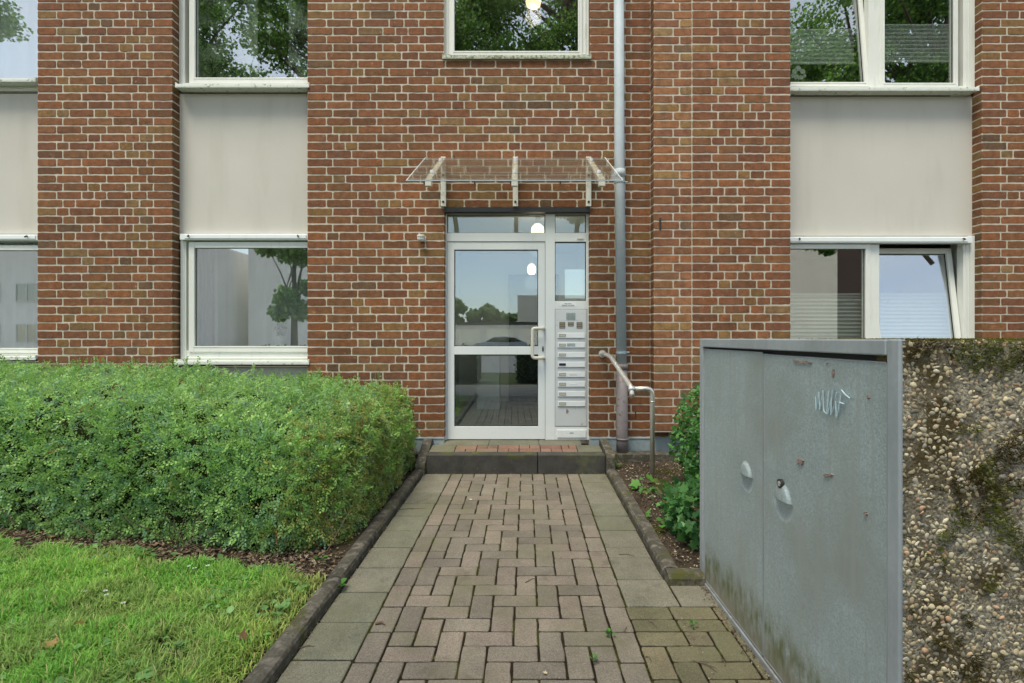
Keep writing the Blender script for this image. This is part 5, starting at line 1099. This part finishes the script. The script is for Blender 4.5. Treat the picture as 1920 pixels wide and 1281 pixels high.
tree('street_tree', 'leafy tree behind the viewpoint left of the path, mirrored in the upper left window', -4.0, -4.6, 9, 5.0, 1.9, 2.8, 11.0, 40000, .085, 5, .2, blobs=72)
tree('street_tree', 'leafy tree mirrored at the left of the upper left window', -10.3, -4.8, 9, 3.2, 1.7, 2.6, 11.0, 26000, .085, 6, .2, blobs=36)
tree('street_tree', 'leafy tree behind the viewpoint, mirrored in the window over the door', 3.6, -4.8, 9, 3.8, 1.8, 2.8, 10.7, 30000, .085, 8, .22, blobs=46, lean=(-2.2, 0), extra=[(1.25, -4.6, 5.2, .35), (1.7, -4.6, 4.9, .25), (1.0, -4.6, 5.4, .25)])
tree('street_tree', 'large tree with low hanging twigs mirrored in the right windows', 15.6, -5.0, 9, 5.8, 2.1, 4.2, 11.8, 52000, .09, 9, .25, blobs=70, lean=(-4.4, 0), extra=[(8.0, -4.8, 4.4, .45), (8.8, -4.8, 4.3, .40), (9.2, -4.8, 4.0, .22), (7.7, -4.7, 4.0, .2)])
tree('street_tree', 'tree mirrored at the right side of the lower left window', -11.3, -15, 8, 1.5, 1.6, 3.0, 4.6, 6000, .17, 12, .2, blobs=14)
tree('street_tree', 'far tree mirrored in the top corner of the left edge window', -19.0, -6.5, 9, 2.4, 2.0, 2.0, 13.8, 9000, .10, 14, .2, blobs=14)
for i, (x, h, s) in enumerate(((-9.0, 2.4, 21), (-5.5, 1.7, 22), (-2.9, 2.0, 23), (-14, 2.6, 24))):
    tree('distant_tree', ['bushy green tree at the left of the row mirrored in the door', 'low green tree mirrored in the middle of the door glass', 'green tree mirrored beside the corrugated block in the door', 'wide tree beyond the garages on the far left'][i], x, -60, 6, 2.8, 2, h, 4.3, 3800, .36, s, .15, cols=((.09, .14, .05), (.12, .17, .06), (.07, .10, .04)), group='trees beyond the garages', blobs=16)
# clipped hedge over the pavement
root = tag(empty('street_hedge', (3, -5.6, 0)), 'low green hedge along the pavement behind the viewpoint', 'hedge'); n = 16000
r = rng; p = np.stack([r.uniform(-9, 12, n), r.uniform(-6.1, -5.1, n), r.uniform(0, .95, n)], 1); side = r.random(n) < .5; p[side, 1] = -5.1+r.normal(0, .04, side.sum()); p[~side, 2] = .95+r.normal(0, .05, (~side).sum()); gap = (p[:, 0] > -1.2) & (p[:, 0] < -.15); p = p[~gap]; n = len(p)
V, F, C = instance(OV, OF, p, basis(r.normal(0, 1, (n, 3))+np.array([0, .6, .3]), r.normal(0, 1, (n, 3))), r.uniform(.04, .09, n), np.array([[.06, .13, .03]])*r.uniform(.6, 1.5, (n, 1))); arr_mesh('foliage', V, F, C, mt['leaf'], root)
q = MB(); q.box(-9, -1.25, -6.0, -5.2, 0, .9); q.box(-.1, 12, -6.0, -5.2, 0, .9); q.build('twigs', mt['hull'], root)
# garages with a flat roof, corrugated block, houses
ga_ = tag(empty('garage_row', (-2, -38, 0)), 'long beige garage row with a dark flat roof across the street', 'garages')
q = MB(); q.box(-13, 9.5, -43, -38, -.1, 2.55); q.build('wall', mt['garage'], ga_); q = MB(); q.box(-13.2, 9.7, -43.2, -37.7, 2.55, 2.85); q.build('roof', mt['roofm'], ga_)
for i in range(7): q = MB(); q.frame(-12.6+i*3.1, -9.9+i*3.1, -.1, 2.2, .08, .08, .08, 0, -37.98, -37.93); q.box(-12.5+i*3.1, -10.0+i*3.1, -37.99, -37.96, -.1, 2.12); q.build('garage_door', mt['render1'], ga_)
cbk = tag(empty('corrugated_hall', (6, -52, 0)), 'beige corrugated metal hall rising behind the garages', 'hall'); q = MB(); x = -.3
while x < 16: q.box(x, x+.28, -60, -50+.0, -.1, 6.4); q.box(x+.28, x+.45, -60, -50.08, -.1, 6.38); x += .45
q.build('wall', mt['corr'], cbk)
def house(name, label, x0, x1, y, h, wmat, seed, fl=3, roof=True):
    root = tag(empty(name, ((x0+x1)/2, y, 0)), label, 'house'); q = MB(); q.box(x0, x1, y-9, y, -.1, h); q.build('wall', mt[wmat], root)
    for k in range(fl):
        zz = 1.0+k*2.75
        for xx in np.arange(x0+.8, x1-1.6, 2.5):
            q = MB(); q.frame(xx, xx+1.5, zz, zz+1.3, .09, .09, .09, .09, y+.0, y+.06); q.box(xx+.72, xx+.80, y, y+.05, zz, zz+1.3); o = q.build('window', mt['white'], root); q = MB(); q.box(xx+.08, xx+1.42, y+.005, y+.02, zz+.08, zz+1.22); q.build('pane', mt['cargl'], o)
    if roof: q = MB(); q.prism([(y+.4, h), (y-4.5, h+2.2), (y-9.4, h), (y-9.4, h-.15), (y+.4, h-.15)], 0, x0-.3, x1+.3); q.build('roof', mt['roofm'], root)
house('house', 'white rendered house mirrored in the lower window at the left edge', -40, -20.5, -24, 7.6, 'render2', 1, 2, False)
house('house', 'beige rendered block mirrored in the lower right window', 17.5, 21.9, -24.6, 8.6, 'render1', 2, 0, False)
house('house', 'dark clad block beside the beige one', 21.9, 25.2, -25, 8.6, 'brown', 3, 0, False)
house('house', 'low house with a dark pitched roof mirrored under the tilted sash', 27, 46, -30, 4.6, 'render2', 4, 1)
house('house', 'pale grey house mirrored in the lower left window', -19.5, -10.5, -26, 9.0, 'render2', 5, 0, False)
# parked car
def car(x, y, label, flip=1):
    root = tag(empty('parked_car', (x, y, 0)), label, 'car'); w = .86
    prof = [(-2.1, .35), (-2.12, .75), (-1.95, .92), (-1.25, 1.02), (-.55, 1.40), (.25, 1.46), (1.15, 1.40), (1.85, 1.05), (2.08, .95), (2.12, .45), (2.0, .30), (-1.95, .28)]
    q = MB(); q.prism([(x+u*flip, v) for u, v in prof], 1, y-w, y+w); q.build('body', mt['car'], root, bevel=.06)
    q = MB(); q.prism([(x+u*flip, v) for u, v in ((-1.15, 1.03), (-.52, 1.34), (.22, 1.39), (1.08, 1.33), (1.62, 1.05), (.2, 1.0))], 1, y+w, y+w+.01); q.prism([(x+u*flip, v) for u, v in ((-1.15, 1.03), (-.52, 1.34), (.22, 1.39), (1.08, 1.33), (1.62, 1.05), (.2, 1.0))], 1, y-w-.01, y-w); q.build('side_window', mt['cargl'], root)
    for u in (-1.3, 1.3):
        for s in (-1, 1): q = MB(); q.tube([(x+u, y+s*(w-.16), .31), (x+u, y+s*(w+.02), .31)], .31, 20); o = q.build('wheel', mt['black'], root); q = MB(); q.tube([(x+u, y+s*(w+.02), .31), (x+u, y+s*(w+.03), .31)], .19, 16); q.build('rim', mt['steel'], o)
    for s in (-1, 1): q = MB(); q.box(x+(-2.14)*flip-.01, x+(-2.05)*flip+.01, y+s*.62-.16, y+s*.62+.16, .66, .80); q.build('headlight', mt['white'], root)
car(-1.5, -30.2, 'silver hatchback parked across the street, mirrored in the door'); car(-10.5, -22, 'silver car mirrored low in the lower left window', -1)
bpy.context.view_layer.update()
